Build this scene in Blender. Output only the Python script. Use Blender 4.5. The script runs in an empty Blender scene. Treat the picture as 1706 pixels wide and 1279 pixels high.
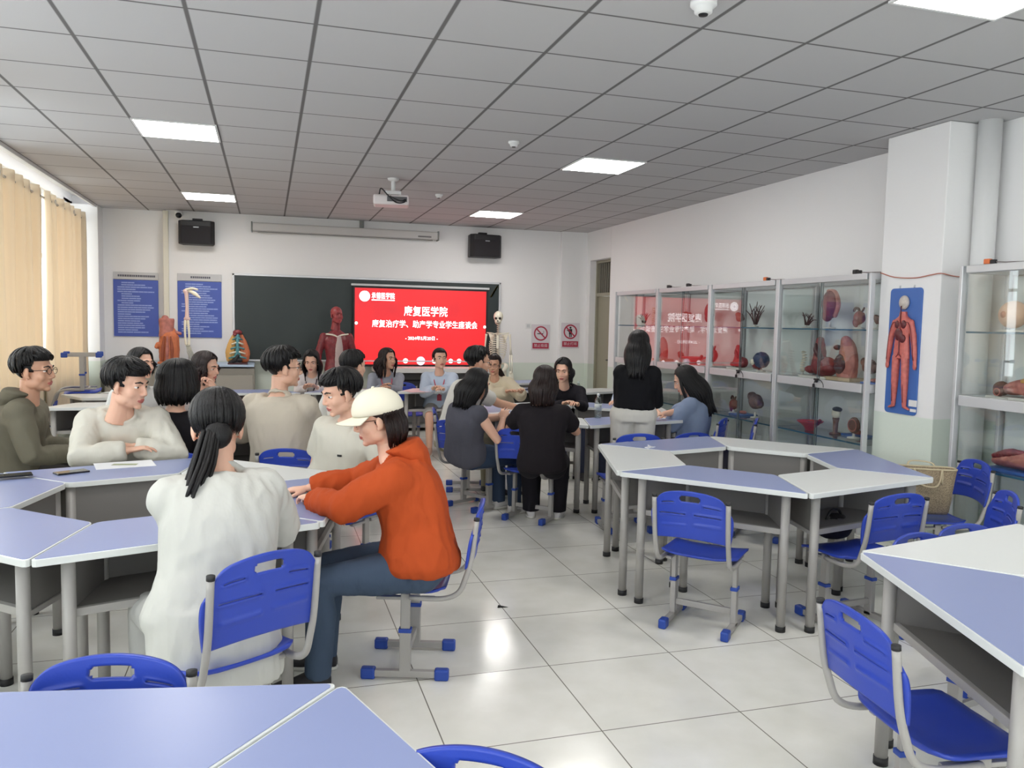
import bpy, bmesh, math, random
import numpy as np
from mathutils import Vector, Matrix, noise as mnoise
random.seed(7)
RNG = np.random.RandomState(11)
COL = bpy.context.scene.collection
PI = math.pi
# ------------------------------------------------------------------ camera model (metres; the photo's 1706x1279 frame)
FPX, YAW, PITCH, ROLL, HC = 1334.6, 0.2967, -0.0759, 0.0202, 1.60
def cam_axes():
    cy, sy = math.cos(YAW), math.sin(YAW)
    f = np.array([sy*math.cos(PITCH), cy*math.cos(PITCH), math.sin(PITCH)])
    r = np.array([cy, -sy, 0.0]); u = np.cross(r, f)
    c, s = math.cos(ROLL), math.sin(ROLL)
    return r*c+u*s, -r*s+u*c, f
CR, CU, CF = cam_axes()
CO = np.array([0, 0, HC])
def ray(px, py): return CF + CR*(px-853)/FPX - CU*(py-639.5)/FPX
def at(px, py, **k):                      # the point a sight line meets on a plane x=, y=, z= or at depth d=
    d = ray(px, py); n, v = list(k.items())[0]
    if n == 'd': return CO + d*v
    i = 'xyz'.index(n)
    return CO + d*((v-CO[i])/d[i])
CEIL = 3.053
# ------------------------------------------------------------------ materials
def lin(c): return c/12.92 if c <= 0.04045 else ((c+0.055)/1.055)**2.4
def rgb(r, g, b): return (lin(r/255), lin(g/255), lin(b/255), 1)
MATS = {}
def mat(name, col=(200, 200, 200), rough=0.5, metal=0.0, spec=0.5, emit=0.0, bump=0.0, bscale=60.0, var=0.0, vscale=3.0, trans=0.0, sss=0.0, coat=0.0, stretch=None):
    if name in MATS: return MATS[name]
    m = bpy.data.materials.new(name); m.use_nodes = True
    nt = m.node_tree; b = nt.nodes['Principled BSDF']
    c = rgb(*col)
    b.inputs['Base Color'].default_value = c
    b.inputs['Roughness'].default_value = rough
    b.inputs['Metallic'].default_value = metal
    b.inputs['Specular IOR Level'].default_value = spec
    if coat: b.inputs['Coat Weight'].default_value = coat; b.inputs['Coat Roughness'].default_value = 0.1
    if emit:
        b.inputs['Emission Color'].default_value = c; b.inputs['Emission Strength'].default_value = emit
    if sss:
        b.inputs['Subsurface Weight'].default_value = sss
        b.inputs['Subsurface Radius'].default_value = (1.0, 0.35, 0.2); b.inputs['Subsurface Scale'].default_value = 0.01
    if trans: b.inputs['Transmission Weight'].default_value = trans
    if bump or var:
        tc = nt.nodes.new('ShaderNodeTexCoord'); src = tc.outputs['Object']
        if stretch:
            mp = nt.nodes.new('ShaderNodeMapping'); mp.inputs['Scale'].default_value = stretch
            nt.links.new(src, mp.inputs['Vector']); src = mp.outputs['Vector']
    if bump:
        n = nt.nodes.new('ShaderNodeTexNoise'); n.inputs['Scale'].default_value = bscale; n.inputs['Detail'].default_value = 3
        bp = nt.nodes.new('ShaderNodeBump'); bp.inputs['Strength'].default_value = bump; bp.inputs['Distance'].default_value = 0.01
        nt.links.new(src, n.inputs['Vector']); nt.links.new(n.outputs['Fac'], bp.inputs['Height']); nt.links.new(bp.outputs['Normal'], b.inputs['Normal'])
    if var:
        n = nt.nodes.new('ShaderNodeTexNoise'); n.inputs['Scale'].default_value = vscale; n.inputs['Detail'].default_value = 4
        rp = nt.nodes.new('ShaderNodeMapRange'); rp.inputs['To Min'].default_value = 1-var; rp.inputs['To Max'].default_value = 1+var
        rp.inputs['From Min'].default_value = 0.3; rp.inputs['From Max'].default_value = 0.7
        mx = nt.nodes.new('ShaderNodeMix'); mx.data_type = 'RGBA'; mx.blend_type = 'MULTIPLY'; mx.inputs['Factor'].default_value = 1
        mx.inputs['A'].default_value = c
        nt.links.new(src, n.inputs['Vector']); nt.links.new(n.outputs['Fac'], rp.inputs['Value'])
        nt.links.new(rp.outputs['Result'], mx.inputs['B']); nt.links.new(mx.outputs['Result'], b.inputs['Base Color'])
    MATS[name] = m
    return m
# ------------------------------------------------------------------ geometry builder
def unit(v):
    v = np.asarray(v, float); n = np.linalg.norm(v)
    return v/n if n > 1e-9 else v
def rotz(a): c, s = math.cos(a), math.sin(a); return np.array([[c, -s, 0], [s, c, 0], [0, 0, 1.0]])
def rotx(a): c, s = math.cos(a), math.sin(a); return np.array([[1, 0, 0], [0, c, -s], [0, s, c]], float)
def roty(a): c, s = math.cos(a), math.sin(a); return np.array([[c, 0, s], [0, 1, 0], [-s, 0, c]], float)
class G:
    def __init__(s): s.v = []; s.f = []; s.mi = []; s.sm = []; s.n = 0
    def add(s, V, F, mi=0, smooth=True):
        b = s.n
        s.v.extend([tuple(map(float, p)) for p in V]); s.n += len(V)
        for f in F: s.f.append(tuple(b+i for i in f)); s.mi.append(mi); s.sm.append(smooth)
        return s
    def merge(s, o, R=None, t=None, sc=1.0, mi=None):
        V = np.array(o.v, float).reshape(-1, 3)*sc
        if R is not None: V = V @ np.asarray(R).T
        if t is not None: V = V + np.asarray(t)
        b = s.n; s.v.extend(map(tuple, V.tolist())); s.n += len(V)
        s.f.extend([tuple(b+i for i in f) for f in o.f]); s.mi.extend(o.mi if mi is None else [mi]*len(o.f)); s.sm.extend(o.sm)
        return s
    def box(s, c, d, R=None, mi=0):
        x, y, z = d[0]/2, d[1]/2, d[2]/2
        V = np.array([(-x,-y,-z),(x,-y,-z),(x,y,-z),(-x,y,-z),(-x,-y,z),(x,-y,z),(x,y,z),(-x,y,z)])
        if R is not None: V = V @ np.asarray(R).T
        return s.add(V+np.asarray(c), [(3,2,1,0),(4,5,6,7),(0,1,5,4),(1,2,6,5),(2,3,7,6),(3,0,4,7)], mi, False)
    def ring_loft(s, rings, mi=0, caps=True, smooth=True, closed=False):
        n = len(rings[0]); V = [p for r in rings for p in r]; F = []
        m = len(rings)
        for i in range(m if closed else m-1):
            a, b = i*n, ((i+1) % m)*n
            for j in range(n):
                k = (j+1) % n
                F.append((a+j, a+k, b+k, b+j))
        if caps and not closed:
            F.append(tuple(range(n-1, -1, -1))); F.append(tuple((m-1)*n+j for j in range(n)))
        return s.add(V, F, mi, smooth)
    def tube(s, path, r, n=10, mi=0, caps=True, flat=None, up=(0, 0, 1), round_ends=False, closed=False):
        P = [np.asarray(p, float) for p in path]; m = len(P)
        rr = [r]*m if np.isscalar(r) else list(r)
        rr = [(q, q) if np.isscalar(q) else q for q in rr]
        if len(rr) != m:
            A = np.array(rr, float); t = np.linspace(0, len(rr)-1, m)
            rr = [(float(np.interp(q, range(len(rr)), A[:, 0])), float(np.interp(q, range(len(rr)), A[:, 1]))) for q in t]
        if flat is not None: rr = [(a, a*flat) for a, _ in rr]
        T = []
        for i in range(m):
            if closed: t = P[(i+1) % m]-P[i-1]
            else: t = P[min(i+1, m-1)]-P[max(i-1, 0)]
            T.append(unit(t))
        u = np.asarray(up, float)
        x = np.cross(u, T[0])
        if np.linalg.norm(x) < 1e-3: x = np.cross(np.array([0, 1.0, 0]), T[0])
        x = unit(x)
        rings = []
        if round_ends and not closed:
            e0, e1 = rr[0], rr[-1]
            P = [P[0]-T[0]*e0[0]*.8, P[0]-T[0]*e0[0]*.55]+P+[P[-1]+T[-1]*e1[0]*.55, P[-1]+T[-1]*e1[0]*.8]
            rr = [(e0[0]*.3, e0[1]*.3), (e0[0]*.75, e0[1]*.75)]+rr+[(e1[0]*.75, e1[1]*.75), (e1[0]*.3, e1[1]*.3)]
            T = [T[0], T[0]]+T+[T[-1], T[-1]]; m += 4
        for i in range(m):
            x = unit(x-T[i]*np.dot(x, T[i])); y = np.cross(T[i], x)
            a, b = rr[i]
            rings.append([P[i]+x*a*math.cos(2*PI*j/n)+y*b*math.sin(2*PI*j/n) for j in range(n)])
        return s.ring_loft(rings, mi, caps, True, closed)
    def cyl(s, a, b, r, n=14, mi=0, r2=None):
        return s.tube([a, b], [r, r if r2 is None else r2], n, mi)
    def ell(s, c, r, R=None, nu=16, nv=10, mi=0, fn=None):
        V = [(0, 0, 1.0)]
        for i in range(1, nv):
            t = PI*i/nv
            for j in range(nu):
                p = 2*PI*j/nu; V.append((math.sin(t)*math.cos(p), math.sin(t)*math.sin(p), math.cos(t)))
        V.append((0, 0, -1.0)); V = np.array(V)
        if fn is not None: V = np.array([fn(v) for v in V])
        V = V*np.asarray(r if not np.isscalar(r) else (r, r, r))
        if R is not None: V = V @ np.asarray(R).T
        F = [(0, 1+j, 1+(j+1) % nu) for j in range(nu)]
        for i in range(nv-2):
            for j in range(nu):
                a, b = 1+i*nu, 1+(i+1)*nu; k = (j+1) % nu
                F.append((a+j, b+j, b+k, a+k))
        l = len(V)-1; a = 1+(nv-2)*nu
        F += [(l, a+(j+1) % nu, a+j) for j in range(nu)]
        return s.add(V+np.asarray(c), F, mi, True)
    def lathe(s, prof, c=(0, 0, 0), n=20, mi=0, caps=True):
        rings = [[(c[0]+r*math.cos(2*PI*j/n), c[1]+r*math.sin(2*PI*j/n), c[2]+z) for j in range(n)] for r, z in prof]
        return s.ring_loft(rings, mi, caps)
    def prism(s, poly, z0, z1, mi=0, mi_top=None):
        n = len(poly); V = [(x, y, z0) for x, y in poly]+[(x, y, z1) for x, y in poly]
        s.add(V, [tuple(range(n-1, -1, -1))]+[(j, (j+1) % n, n+(j+1) % n, n+j) for j in range(n)], mi, False)
        b = s.n-2*n
        s.f.append(tuple(b+n+j for j in range(n))); s.mi.append(mi if mi_top is None else mi_top); s.sm.append(False)
        return s
    def xform(s, R=None, t=None):
        V = np.array(s.v, float)
        if R is not None: V = V @ np.asarray(R).T
        if t is not None: V = V+np.asarray(t)
        s.v = [tuple(p) for p in V.tolist()]; return s
    def build(s, name, mats, parent=None, bevel=0.0, seg=2, loc=None, rz=0.0, sub=0):
        me = bpy.data.meshes.new(name); me.from_pydata(s.v, [], s.f)
        if not isinstance(mats, (list, tuple)): mats = [mats]
        for m in mats: me.materials.append(m)
        me.polygons.foreach_set('material_index', s.mi); me.polygons.foreach_set('use_smooth', s.sm)
        me.update()
        bm = bmesh.new(); bm.from_mesh(me)
        if bevel:
            ed = [e for e in bm.edges if len(e.link_faces) == 2 and e.calc_face_angle(0) > 0.6]
            bmesh.ops.bevel(bm, geom=ed, offset=bevel, segments=seg, profile=0.5, affect='EDGES', clamp_overlap=True)
            for f in bm.faces: f.smooth = False
        bmesh.ops.recalc_face_normals(bm, faces=bm.faces)
        bm.to_mesh(me); bm.free()
        return link(name, me, parent, loc, rz)
def link(name, me, parent=None, loc=None, rz=0.0):
    o = bpy.data.objects.new(name, me); COL.objects.link(o)
    if parent is not None: o.parent = parent
    if loc is not None: o.location = loc
    if rz: o.rotation_euler = (0, 0, rz)
    return o
def tag(o, label=None, cat=None, group=None, kind=None):
    if label: o['label'] = label
    if cat: o['category'] = cat
    if group: o['group'] = group
    if kind: o['kind'] = kind
    return o
def thing(name, label, cat, loc=(0, 0, 0), rz=0.0, group=None):
    o = bpy.data.objects.new(name, None); COL.objects.link(o); o.empty_display_size = 0.05
    o.location = loc; o.rotation_euler = (0, 0, rz)
    return tag(o, label, cat, group)
def struct(name, g, m, bevel=0.0, **k):
    return tag(g.build(name, m, bevel=bevel, **k), kind='structure')
def dup(root, loc, rz, label, group=None):
    r = root.copy(); COL.objects.link(r); r.location = loc; r.rotation_euler = (0, 0, rz); r['label'] = label
    if group: r['group'] = group
    for ch in list(root.children):
        c = ch.copy(); COL.objects.link(c); c.parent = r
        for gch in list(ch.children):
            d = gch.copy(); COL.objects.link(d); d.parent = c
    return r
def smooth_path(pts, k=6):
    P = [np.asarray(p, float) for p in pts]
    Q = [2*P[0]-P[1]]+P+[2*P[-1]-P[-2]]; out = []
    for i in range(1, len(Q)-2):
        for j in range(k):
            t = j/k
            a, b, c, d = Q[i-1], Q[i], Q[i+1], Q[i+2]
            out.append(.5*((2*b)+(-a+c)*t+(2*a-5*b+4*c-d)*t*t+(-a+3*b-3*c+d)*t**3))
    out.append(P[-1]); return out
_tmp = []
def remesh(g, voxel, smooth=3, factor=0.5):
    """one continuous surface out of overlapping closed pieces -> (verts array, faces list)"""
    me = bpy.data.meshes.new('shape'); me.from_pydata(g.v, [], g.f); me.update()
    bm = bmesh.new(); bm.from_mesh(me); bmesh.ops.recalc_face_normals(bm, faces=bm.faces); bm.to_mesh(me); bm.free()
    o = bpy.data.objects.new('shape', me); COL.objects.link(o)
    md = o.modifiers.new('r', 'REMESH'); md.mode = 'VOXEL'; md.voxel_size = voxel
    if smooth:
        sm = o.modifiers.new('s', 'SMOOTH'); sm.factor = factor; sm.iterations = smooth
    dg = bpy.context.evaluated_depsgraph_get()
    ev = o.evaluated_get(dg); m2 = ev.to_mesh()
    n = len(m2.vertices); V = np.empty(n*3); m2.vertices.foreach_get('co', V); V = V.reshape(-1, 3)
    F = [tuple(p.vertices) for p in m2.polygons]
    N = np.empty(n*3); m2.vertices.foreach_get('normal', N); N = N.reshape(-1, 3)
    ev.to_mesh_clear()
    bpy.data.objects.remove(o); bpy.data.meshes.remove(me)
    return V.copy(), F, N.copy()
def text_geo(s, size, depth=0.0, align='CENTER', bold=0.0):
    """flat lettering in the XY plane as a G"""
    cu = bpy.data.curves.new('lettering', 'FONT'); cu.body = s; cu.size = size; cu.align_x = align; cu.align_y = 'CENTER'
    cu.resolution_u = 3; cu.extrude = depth; cu.offset = bold
    o = bpy.data.objects.new('lettering', cu); COL.objects.link(o)
    dg = bpy.context.evaluated_depsgraph_get()
    ev = o.evaluated_get(dg); m2 = ev.to_mesh()
    g = G(); g.add([tuple(v.co) for v in m2.vertices], [tuple(p.vertices) for p in m2.polygons], 0, False)
    ev.to_mesh_clear(); bpy.data.objects.remove(o); bpy.data.curves.remove(cu)
    return g
def hd(a):                                          # heading relative to the line of sight: 0 away, 90 to the right of the picture, 180 towards the viewer
    a = math.radians(a); v = CF*math.cos(a)+CR*math.sin(a); return math.atan2(v[1], v[0])
# ================================================================== THE ROOM
XL, XR, YF, YB = -2.17, 4.87, 12.05, -3.2          # left ceiling edge, right wall, front wall, back wall
GX, GY, GT = -0.968, 6.60, 0.60                    # ceiling grid
FX, FY, FT = 0.636, 2.809, 0.6239                  # floor grid
def grid_nodes(nt, x0, y0, t, wx, wy):
    """0 on the joints, 1 on the tiles; also gives the per-tile id vector"""
    N = nt.nodes; L = nt.links
    geo = N.new('ShaderNodeNewGeometry'); sep = N.new('ShaderNodeSeparateXYZ'); L.new(geo.outputs['Position'], sep.inputs[0])
    outs = []; ids = []
    for ax, o, w in (('X', x0, wx), ('Y', y0, wy)):
        a = N.new('ShaderNodeMath'); a.operation = 'SUBTRACT'; L.new(sep.outputs[ax], a.inputs[0]); a.inputs[1].default_value = o
        d = N.new('ShaderNodeMath'); d.operation = 'DIVIDE'; L.new(a.outputs[0], d.inputs[0]); d.inputs[1].default_value = t
        fl = N.new('ShaderNodeMath'); fl.operation = 'FLOOR'; L.new(d.outputs[0], fl.inputs[0]); ids.append(fl)
        pp = N.new('ShaderNodeMath'); pp.operation = 'PINGPONG'; L.new(d.outputs[0], pp.inputs[0]); pp.inputs[1].default_value = 0.5
        mr = N.new('ShaderNodeMapRange'); mr.inputs['From Min'].default_value = w/t*.35; mr.inputs['From Max'].default_value = w/t*.65
        L.new(pp.outputs[0], mr.inputs['Value']); outs.append(mr)
    mn = N.new('ShaderNodeMath'); mn.operation = 'MINIMUM'; L.new(outs[0].outputs[0], mn.inputs[0]); L.new(outs[1].outputs[0], mn.inputs[1])
    cb = N.new('ShaderNodeCombineXYZ'); L.new(ids[0].outputs[0], cb.inputs[0]); L.new(ids[1].outputs[0], cb.inputs[1])
    return mn, cb
def mix_rgb(nt, fac, a, b):
    mx = nt.nodes.new('ShaderNodeMix'); mx.data_type = 'RGBA'
    nt.links.new(fac, mx.inputs['Factor']); mx.inputs['A'].default_value = a; mx.inputs['B'].default_value = b
    return mx
def floor_material():
    m = bpy.data.materials.new('polished_floor_tile'); m.use_nodes = True; nt = m.node_tree; N = nt.nodes; L = nt.links
    b = N['Principled BSDF']; mn, cb = grid_nodes(nt, FX, FY, FT, 0.005, 0.005)
    wn = N.new('ShaderNodeTexWhiteNoise'); wn.noise_dimensions = '2D'; L.new(cb.outputs[0], wn.inputs['Vector'])
    nz = N.new('ShaderNodeTexNoise'); nz.inputs['Scale'].default_value = 5; nz.inputs['Detail'].default_value = 6
    g2 = N.new('ShaderNodeNewGeometry'); L.new(g2.outputs['Position'], nz.inputs['Vector'])
    cr = N.new('ShaderNodeValToRGB'); L.new(nz.outputs['Fac'], cr.inputs[0])
    cr.color_ramp.elements[0].position = .3; cr.color_ramp.elements[0].color = rgb(222, 221, 213)
    cr.color_ramp.elements[1].position = .7; cr.color_ramp.elements[1].color = rgb(233, 232, 226)
    mx = mix_rgb(nt, mn.outputs[0], rgb(120, 116, 108), (1, 1, 1, 1)); L.new(cr.outputs[0], mx.inputs['B'])
    L.new(mx.outputs['Result'], b.inputs['Base Color'])
    # each tile lies a hair out of level
    s = N.new('ShaderNodeVectorMath'); s.operation = 'SUBTRACT'; L.new(wn.outputs['Color'], s.inputs[0]); s.inputs[1].default_value = (.5, .5, .5)
    sc = N.new('ShaderNodeVectorMath'); sc.operation = 'MULTIPLY'; L.new(s.outputs[0], sc.inputs[0]); sc.inputs[1].default_value = (.022, .022, 0)
    ad = N.new('ShaderNodeVectorMath'); ad.operation = 'ADD'; L.new(g2.outputs['Normal'], ad.inputs[0]); L.new(sc.outputs[0], ad.inputs[1])
    nm = N.new('ShaderNodeVectorMath'); nm.operation = 'NORMALIZE'; L.new(ad.outputs[0], nm.inputs[0]); L.new(nm.outputs[0], b.inputs['Normal'])
    b.inputs['Roughness'].default_value = 0.16; b.inputs['Specular IOR Level'].default_value = 0.5
    return m
def ceiling_material():
    m = bpy.data.materials.new('ceiling_panel'); m.use_nodes = True; nt = m.node_tree; N = nt.nodes; L = nt.links
    b = N['Principled BSDF']; mn, cb = grid_nodes(nt, GX, GY, GT, 0.022, 0.016)
    mx = mix_rgb(nt, mn.outputs[0], rgb(112, 110, 110), rgb(194, 193, 194)); L.new(mx.outputs['Result'], b.inputs['Base Color'])
    b.inputs['Roughness'].default_value = 0.85; b.inputs['Specular IOR Level'].default_value = 0.2
    return m
def wall_material():
    m = bpy.data.materials.new('painted_wall'); m.use_nodes = True; nt = m.node_tree; N = nt.nodes; L = nt.links
    b = N['Principled BSDF']; geo = N.new('ShaderNodeNewGeometry'); sep = N.new('ShaderNodeSeparateXYZ'); L.new(geo.outputs['Position'], sep.inputs[0])
    mr = N.new('ShaderNodeMapRange'); mr.inputs['From Min'].default_value = 0.975; mr.inputs['From Max'].default_value = 0.985
    L.new(sep.outputs['Z'], mr.inputs['Value'])
    mx = mix_rgb(nt, mr.outputs[0], rgb(216, 225, 215), rgb(236, 235, 235)); L.new(mx.outputs['Result'], b.inputs['Base Color'])
    nz = N.new('ShaderNodeTexNoise'); nz.inputs['Scale'].default_value = 40; bp = N.new('ShaderNodeBump'); bp.inputs['Strength'].default_value = .08
    bp.inputs['Distance'].default_value = .01
    L.new(geo.outputs['Position'], nz.inputs['Vector']); L.new(nz.outputs['Fac'], bp.inputs['Height']); L.new(bp.outputs['Normal'], b.inputs['Normal'])
    b.inputs['Roughness'].default_value = 0.6; b.inputs['Specular IOR Level'].default_value = 0.3
    return m
def glass_material(name, tint=(0.93, 0.97, 0.95, 1), base=0.02, gain=1.0):
    """a thin pane: mostly clear, mirror-like towards grazing angles"""
    m = bpy.data.materials.new(name); m.use_nodes = True; nt = m.node_tree; N = nt.nodes; L = nt.links
    for n in list(N): N.remove(n)
    out = N.new('ShaderNodeOutputMaterial'); mixs = N.new('ShaderNodeMixShader')
    tr = N.new('ShaderNodeBsdfTransparent'); tr.inputs['Color'].default_value = tint
    gl = N.new('ShaderNodeBsdfGlossy'); gl.inputs['Roughness'].default_value = 0.015
    lw = N.new('ShaderNodeLayerWeight'); lw.inputs['Blend'].default_value = .5
    fr = N.new('ShaderNodeMath'); fr.operation = 'POWER'; L.new(lw.outputs['Facing'], fr.inputs[0]); fr.inputs[1].default_value = 4.0
    mm = N.new('ShaderNodeMath'); mm.operation = 'MULTIPLY_ADD'; mm.use_clamp = True
    mm.inputs[1].default_value = gain; mm.inputs[2].default_value = base
    L.new(fr.outputs[0], mm.inputs[0]); L.new(mm.outputs[0], mixs.inputs[0])
    L.new(tr.outputs[0], mixs.inputs[1]); L.new(gl.outputs[0], mixs.inputs[2]); L.new(mixs.outputs[0], out.inputs[0])
    return m
M_WALL = wall_material()
M_WHITE = mat('white_paint', (226, 226, 226), .5)
M_ALU = mat('brushed_aluminium', (206, 207, 210), .35, .35)
M_BLACK = mat('black_plastic', (24, 24, 28), .5)
M_DARK = mat('dark_rubber', (34, 34, 36), .6)
M_GREY = mat('grey_metal', (143, 141, 140), .42, .25)
def build_room():
    struct('floor', G().box((1.3, 4.5, -.05), (8.2, 16.6, .1)), floor_material())
    struct('ceiling', G().box(((XL+XR+.1)/2, 4.5, CEIL+.04), (XR+.1-XL, 16.6, .08)), ceiling_material())
    # front wall: main run, the slightly set-back bay at the left, the pilaster at the right
    struct('wall_front', G().box((1.92, YF+.1, 1.55), (6.5, .2, 3.3)), M_WALL)
    struct('wall_front_bay', G().box((-1.93, YF+.27, 1.55), (1.25, .2, 3.3)), M_WALL)
    struct('column_front', G().box((4.66, YF-.035, 1.53), (.44, .07, 3.05)), M_WALL, bevel=.004)
    # right wall with the door opening (y 11.05 - 11.83)
    g = G()
    g.box((XR+.1, 3.92, 1.55), (.2, 14.25, 3.3)); g.box((XR+.1, 12.0, 1.55), (.2, .34, 3.3)); g.box((XR+.1, 11.44, 2.88), (.2, .78, .56))
    struct('wall_right', g, M_WALL)
    g = G(); g.box((1.3, YB-.1, .45), (8.4, .2, .9)); g.box((1.3, YB-.1, 2.98), (8.4, .2, .24))
    for x0, x1 in ((-2.9, -1.6), (1.2, 1.8), (4.6, 5.5)): g.box(((x0+x1)/2, YB-.1, 1.9), (x1-x0, .2, 2.0))
    struct('wall_back', g, M_WALL)
    struct('column_right', G().box((4.71, 4.81, 1.525), (.42, .58, 3.05)), M_WALL, bevel=.006)
    # left wall: sill, head and piers around two windows
    g = G(); X = -2.52
    g.box((X-.1, 4.5, .42), (.2, 16.6, .84)); g.box((X-.1, 4.5, 3.20), (.2, 16.6, .26))
    for y0, y1 in ((-3.3, -2.0), (2.2, 3.4), (7.0, 7.6), (11.75, 12.6)): g.box((X-.1, (y0+y1)/2, 1.96), (.2, y1-y0, 2.3))
    struct('wall_left', g, M_WALL)
    struct('column_left', G().box((-2.345, 12.07, 1.525), (.39, .36, 3.05)), M_WALL, bevel=.006)
    struct('trim_2', G().box((XL-.012, 4.4, CEIL+.01), (.03, 15.2, .09)), M_WHITE)     # edge of the ceiling above the curtains
    struct('ceiling_pocket', G().box((-2.36, 4.4, CEIL+.17), (.44, 16, .04)), M_WHITE)
    pane = glass_material('window_glass', (.97, .99, .98, 1), .0, .8)
    mfr = mat('window_frame_white', (222, 224, 222), .4)
    for n, (y0, y1) in enumerate(((-2.0, 2.2), (3.4, 7.0), (7.6, 11.75)), 1):
        w = thing('window_%d' % n, None, None, (X-.06, (y0+y1)/2, .84)); w['kind'] = 'structure'
        L = y1-y0; g = G()
        for z in (.03, 2.2): g.box((0, 0, z), (.07, L, .06))
        for k in range(5): g.box((0, -L/2+.03+(L-.06)*k/4, 1.11), (.07, .06, 2.2))
        g.box((0, 0, 1.45), (.06, L, .05)); g.build('window_frame', mfr, w, bevel=.004)
        G().box((0, 0, 1.11), (.006, L-.06, 2.16)).build('window_pane', pane, w)
        G().box((.11, 0, -.0), (.26, L, .035)).build('window_sill', M_WHITE, w, bevel=.006)
    for n, (x0, x1) in enumerate(((-1.6, 1.2), (1.8, 4.6)), 4):  # unseen back-wall windows, added to spread even daylight over ceiling and camera-facing sides
        w = thing('window_%d' % n, None, None, ((x0+x1)/2, YB-.1, .9)); w['kind'] = 'structure'
        L = x1-x0; g = G()
        for z in (.03, 1.93): g.box((0, 0, z), (L, .07, .06))
        for k in range(4): g.box((-L/2+.03+(L-.06)*k/3, 0, .98), (.06, .07, 1.9))
        g.build('window_frame', mfr, w, bevel=.004)
        G().box((0, 0, .98), (L-.06, .006, 1.9)).build('window_pane', pane, w)
    # baseboards
    mb = mat('grey_baseboard', (120, 118, 114), .5)
    struct('baseboard_right', G().box((XR-.006, 3.9, .05), (.012, 14.2, .1)), mb)
    struct('baseboard_front', G().box((1.55, YF-.006, .05), (5.7, .012, .1)), mb)
    # door
    d = thing('door_1', None, None, (XR+.16, 11.44, 0)); d['kind'] = 'structure'
    md = mat('beige_door', (150, 146, 128), .5)
    G().box((0, 0, 1.02), (.045, .70, 2.04)).build('door_leaf', md, d, bevel=.004)
    g = G()
    for y in (-.37, .37): g.box((-.01, y, 1.3), (.10, .04, 2.6))
    g.box((-.01, 0, 2.07), (.10, .72, .05)); g.box((-.01, 0, 2.58), (.10, .72, .04)); g.build('door_frame', md, d, bevel=.003)
    g = G()
    g.box((0.01, 0, 2.32), (.02, .70, .48)); tl = g.build('transom_panel', mat('dark_transom', (98, 94, 86), .4), d)
    g = G()
    for k in range(9): g.box((-.012, -.31+.078*k, 2.32), (.02, .03, .47))
    g.build('transom_slat', mat('transom_slat', (122, 117, 106), .5), d)
    g = G(); g.box((-.03, -.27, 1.02), (.02, .05, .26)); g.tube([(-.03, -.27, 1.07), (-.075, -.27, 1.07), (-.08, -.15, 1.065)], .011, 8)
    g.build('door_handle', M_BLACK, d)
    # pipes
    g = G(); g.cyl((4.765, 4.44, 0), (4.765, 4.44, CEIL), .075, 20); tag(g.build('drain_pipe', M_WHITE), 'thick white round pipe running floor to ceiling beside the column', 'pipe')
    g = G(); g.box((-1.335, YF-.02, 1.52), (.07, .05, 3.04)); tag(g.build('pipe_casing', mat('cream_casing', (222, 218, 204), .5), bevel=.008), 'narrow cream upright casing on the front wall between the blue posters', 'pipe casing')
    # lamps recessed in the ceiling
    mlamp = mat('led_diffuser', (255, 252, 247), .5, emit=24.0)
    names = ['square ceiling light panel over the tables, nearest on the curtain side', 'square ceiling light panel nearest the blackboard on the curtain side',
             'square ceiling light panel above the cabinets, middle of the right-hand three', 'square ceiling light panel nearest the blackboard on the cabinet side',
             'square ceiling light panel cut off by the top right corner of the photo']
    spots = [(-.668, 6.9), (-.668, 10.5), (2.932, 6.9), (2.932, 10.5), (2.932, 2.73), (-.668, 2.73), (-.668, -.87), (2.932, -.87)]
    first = None
    for i, (x, y) in enumerate(spots):
        lb = names[i] if i < 5 else ['square ceiling light panel above the near left table', 'square ceiling light panel behind the camera on the curtain side', 'square ceiling light panel behind the camera on the cabinet side'][i-5]
        if first is None:
            t = thing('ceiling_light', lb, 'ceiling light', (x, y, CEIL), 0, 'ceiling light panels'); first = t
            g = G()
            for s in (-1, 1): g.box((s*.292, 0, -.004), (.016, .6, .014)); g.box((0, s*.292, -.004), (.57, .016, .014))
            g.build('light_frame', M_WHITE, t)
            G().box((0, 0, -.004), (.57, .57, .01)).build('diffuser', mlamp, t)
        else: dup(first, (x, y, CEIL), 0, lb)
    # smoke detectors, sprinkler stubs, dome camera
    def detector(px, py, s, lab):
        p = at(px, py, z=CEIL-.03)
        t = thing('smoke_detector', lab, 'smoke detector', (p[0], p[1], CEIL), 0, 'detectors on the ceiling')
        G().lathe([(.001, 0), (.06*s, 0), (.06*s, -.018*s), (.052*s, -.026*s), (.042*s, -.03*s), (.04*s, -.05*s), (.03*s, -.056*s), (.001, -.057*s)]).build('housing', M_WHITE, t)
        G().lathe([(.001, -.0565*s), (.022*s, -.0565*s), (.02*s, -.062*s), (.001, -.062*s)]).build('sensor', M_BLACK, t)
    detector(1172, 14, 1.0, 'round white smoke detector at the top of the photo')
    detector(856, 242, .75, 'small white detector on the ceiling left of the middle light panel')
    detector(731, 328, .75, 'small white detector on the ceiling right of the projector')
    t = thing('dome_camera', 'small white dome camera above the left loudspeaker', 'camera', (-1.16, YF-.01, 2.99))
    G().lathe([(.001, .05), (.05, .05), (.055, 0), (.045, -.02), (.001, -.02)]).build('camera_mount', M_WHITE, t, loc=(0, -.06, 0))
    G().ell((0, -.085, -.01), .042).build('camera_eye', mat('dome_glass', (20, 20, 24), .1), t)
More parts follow.
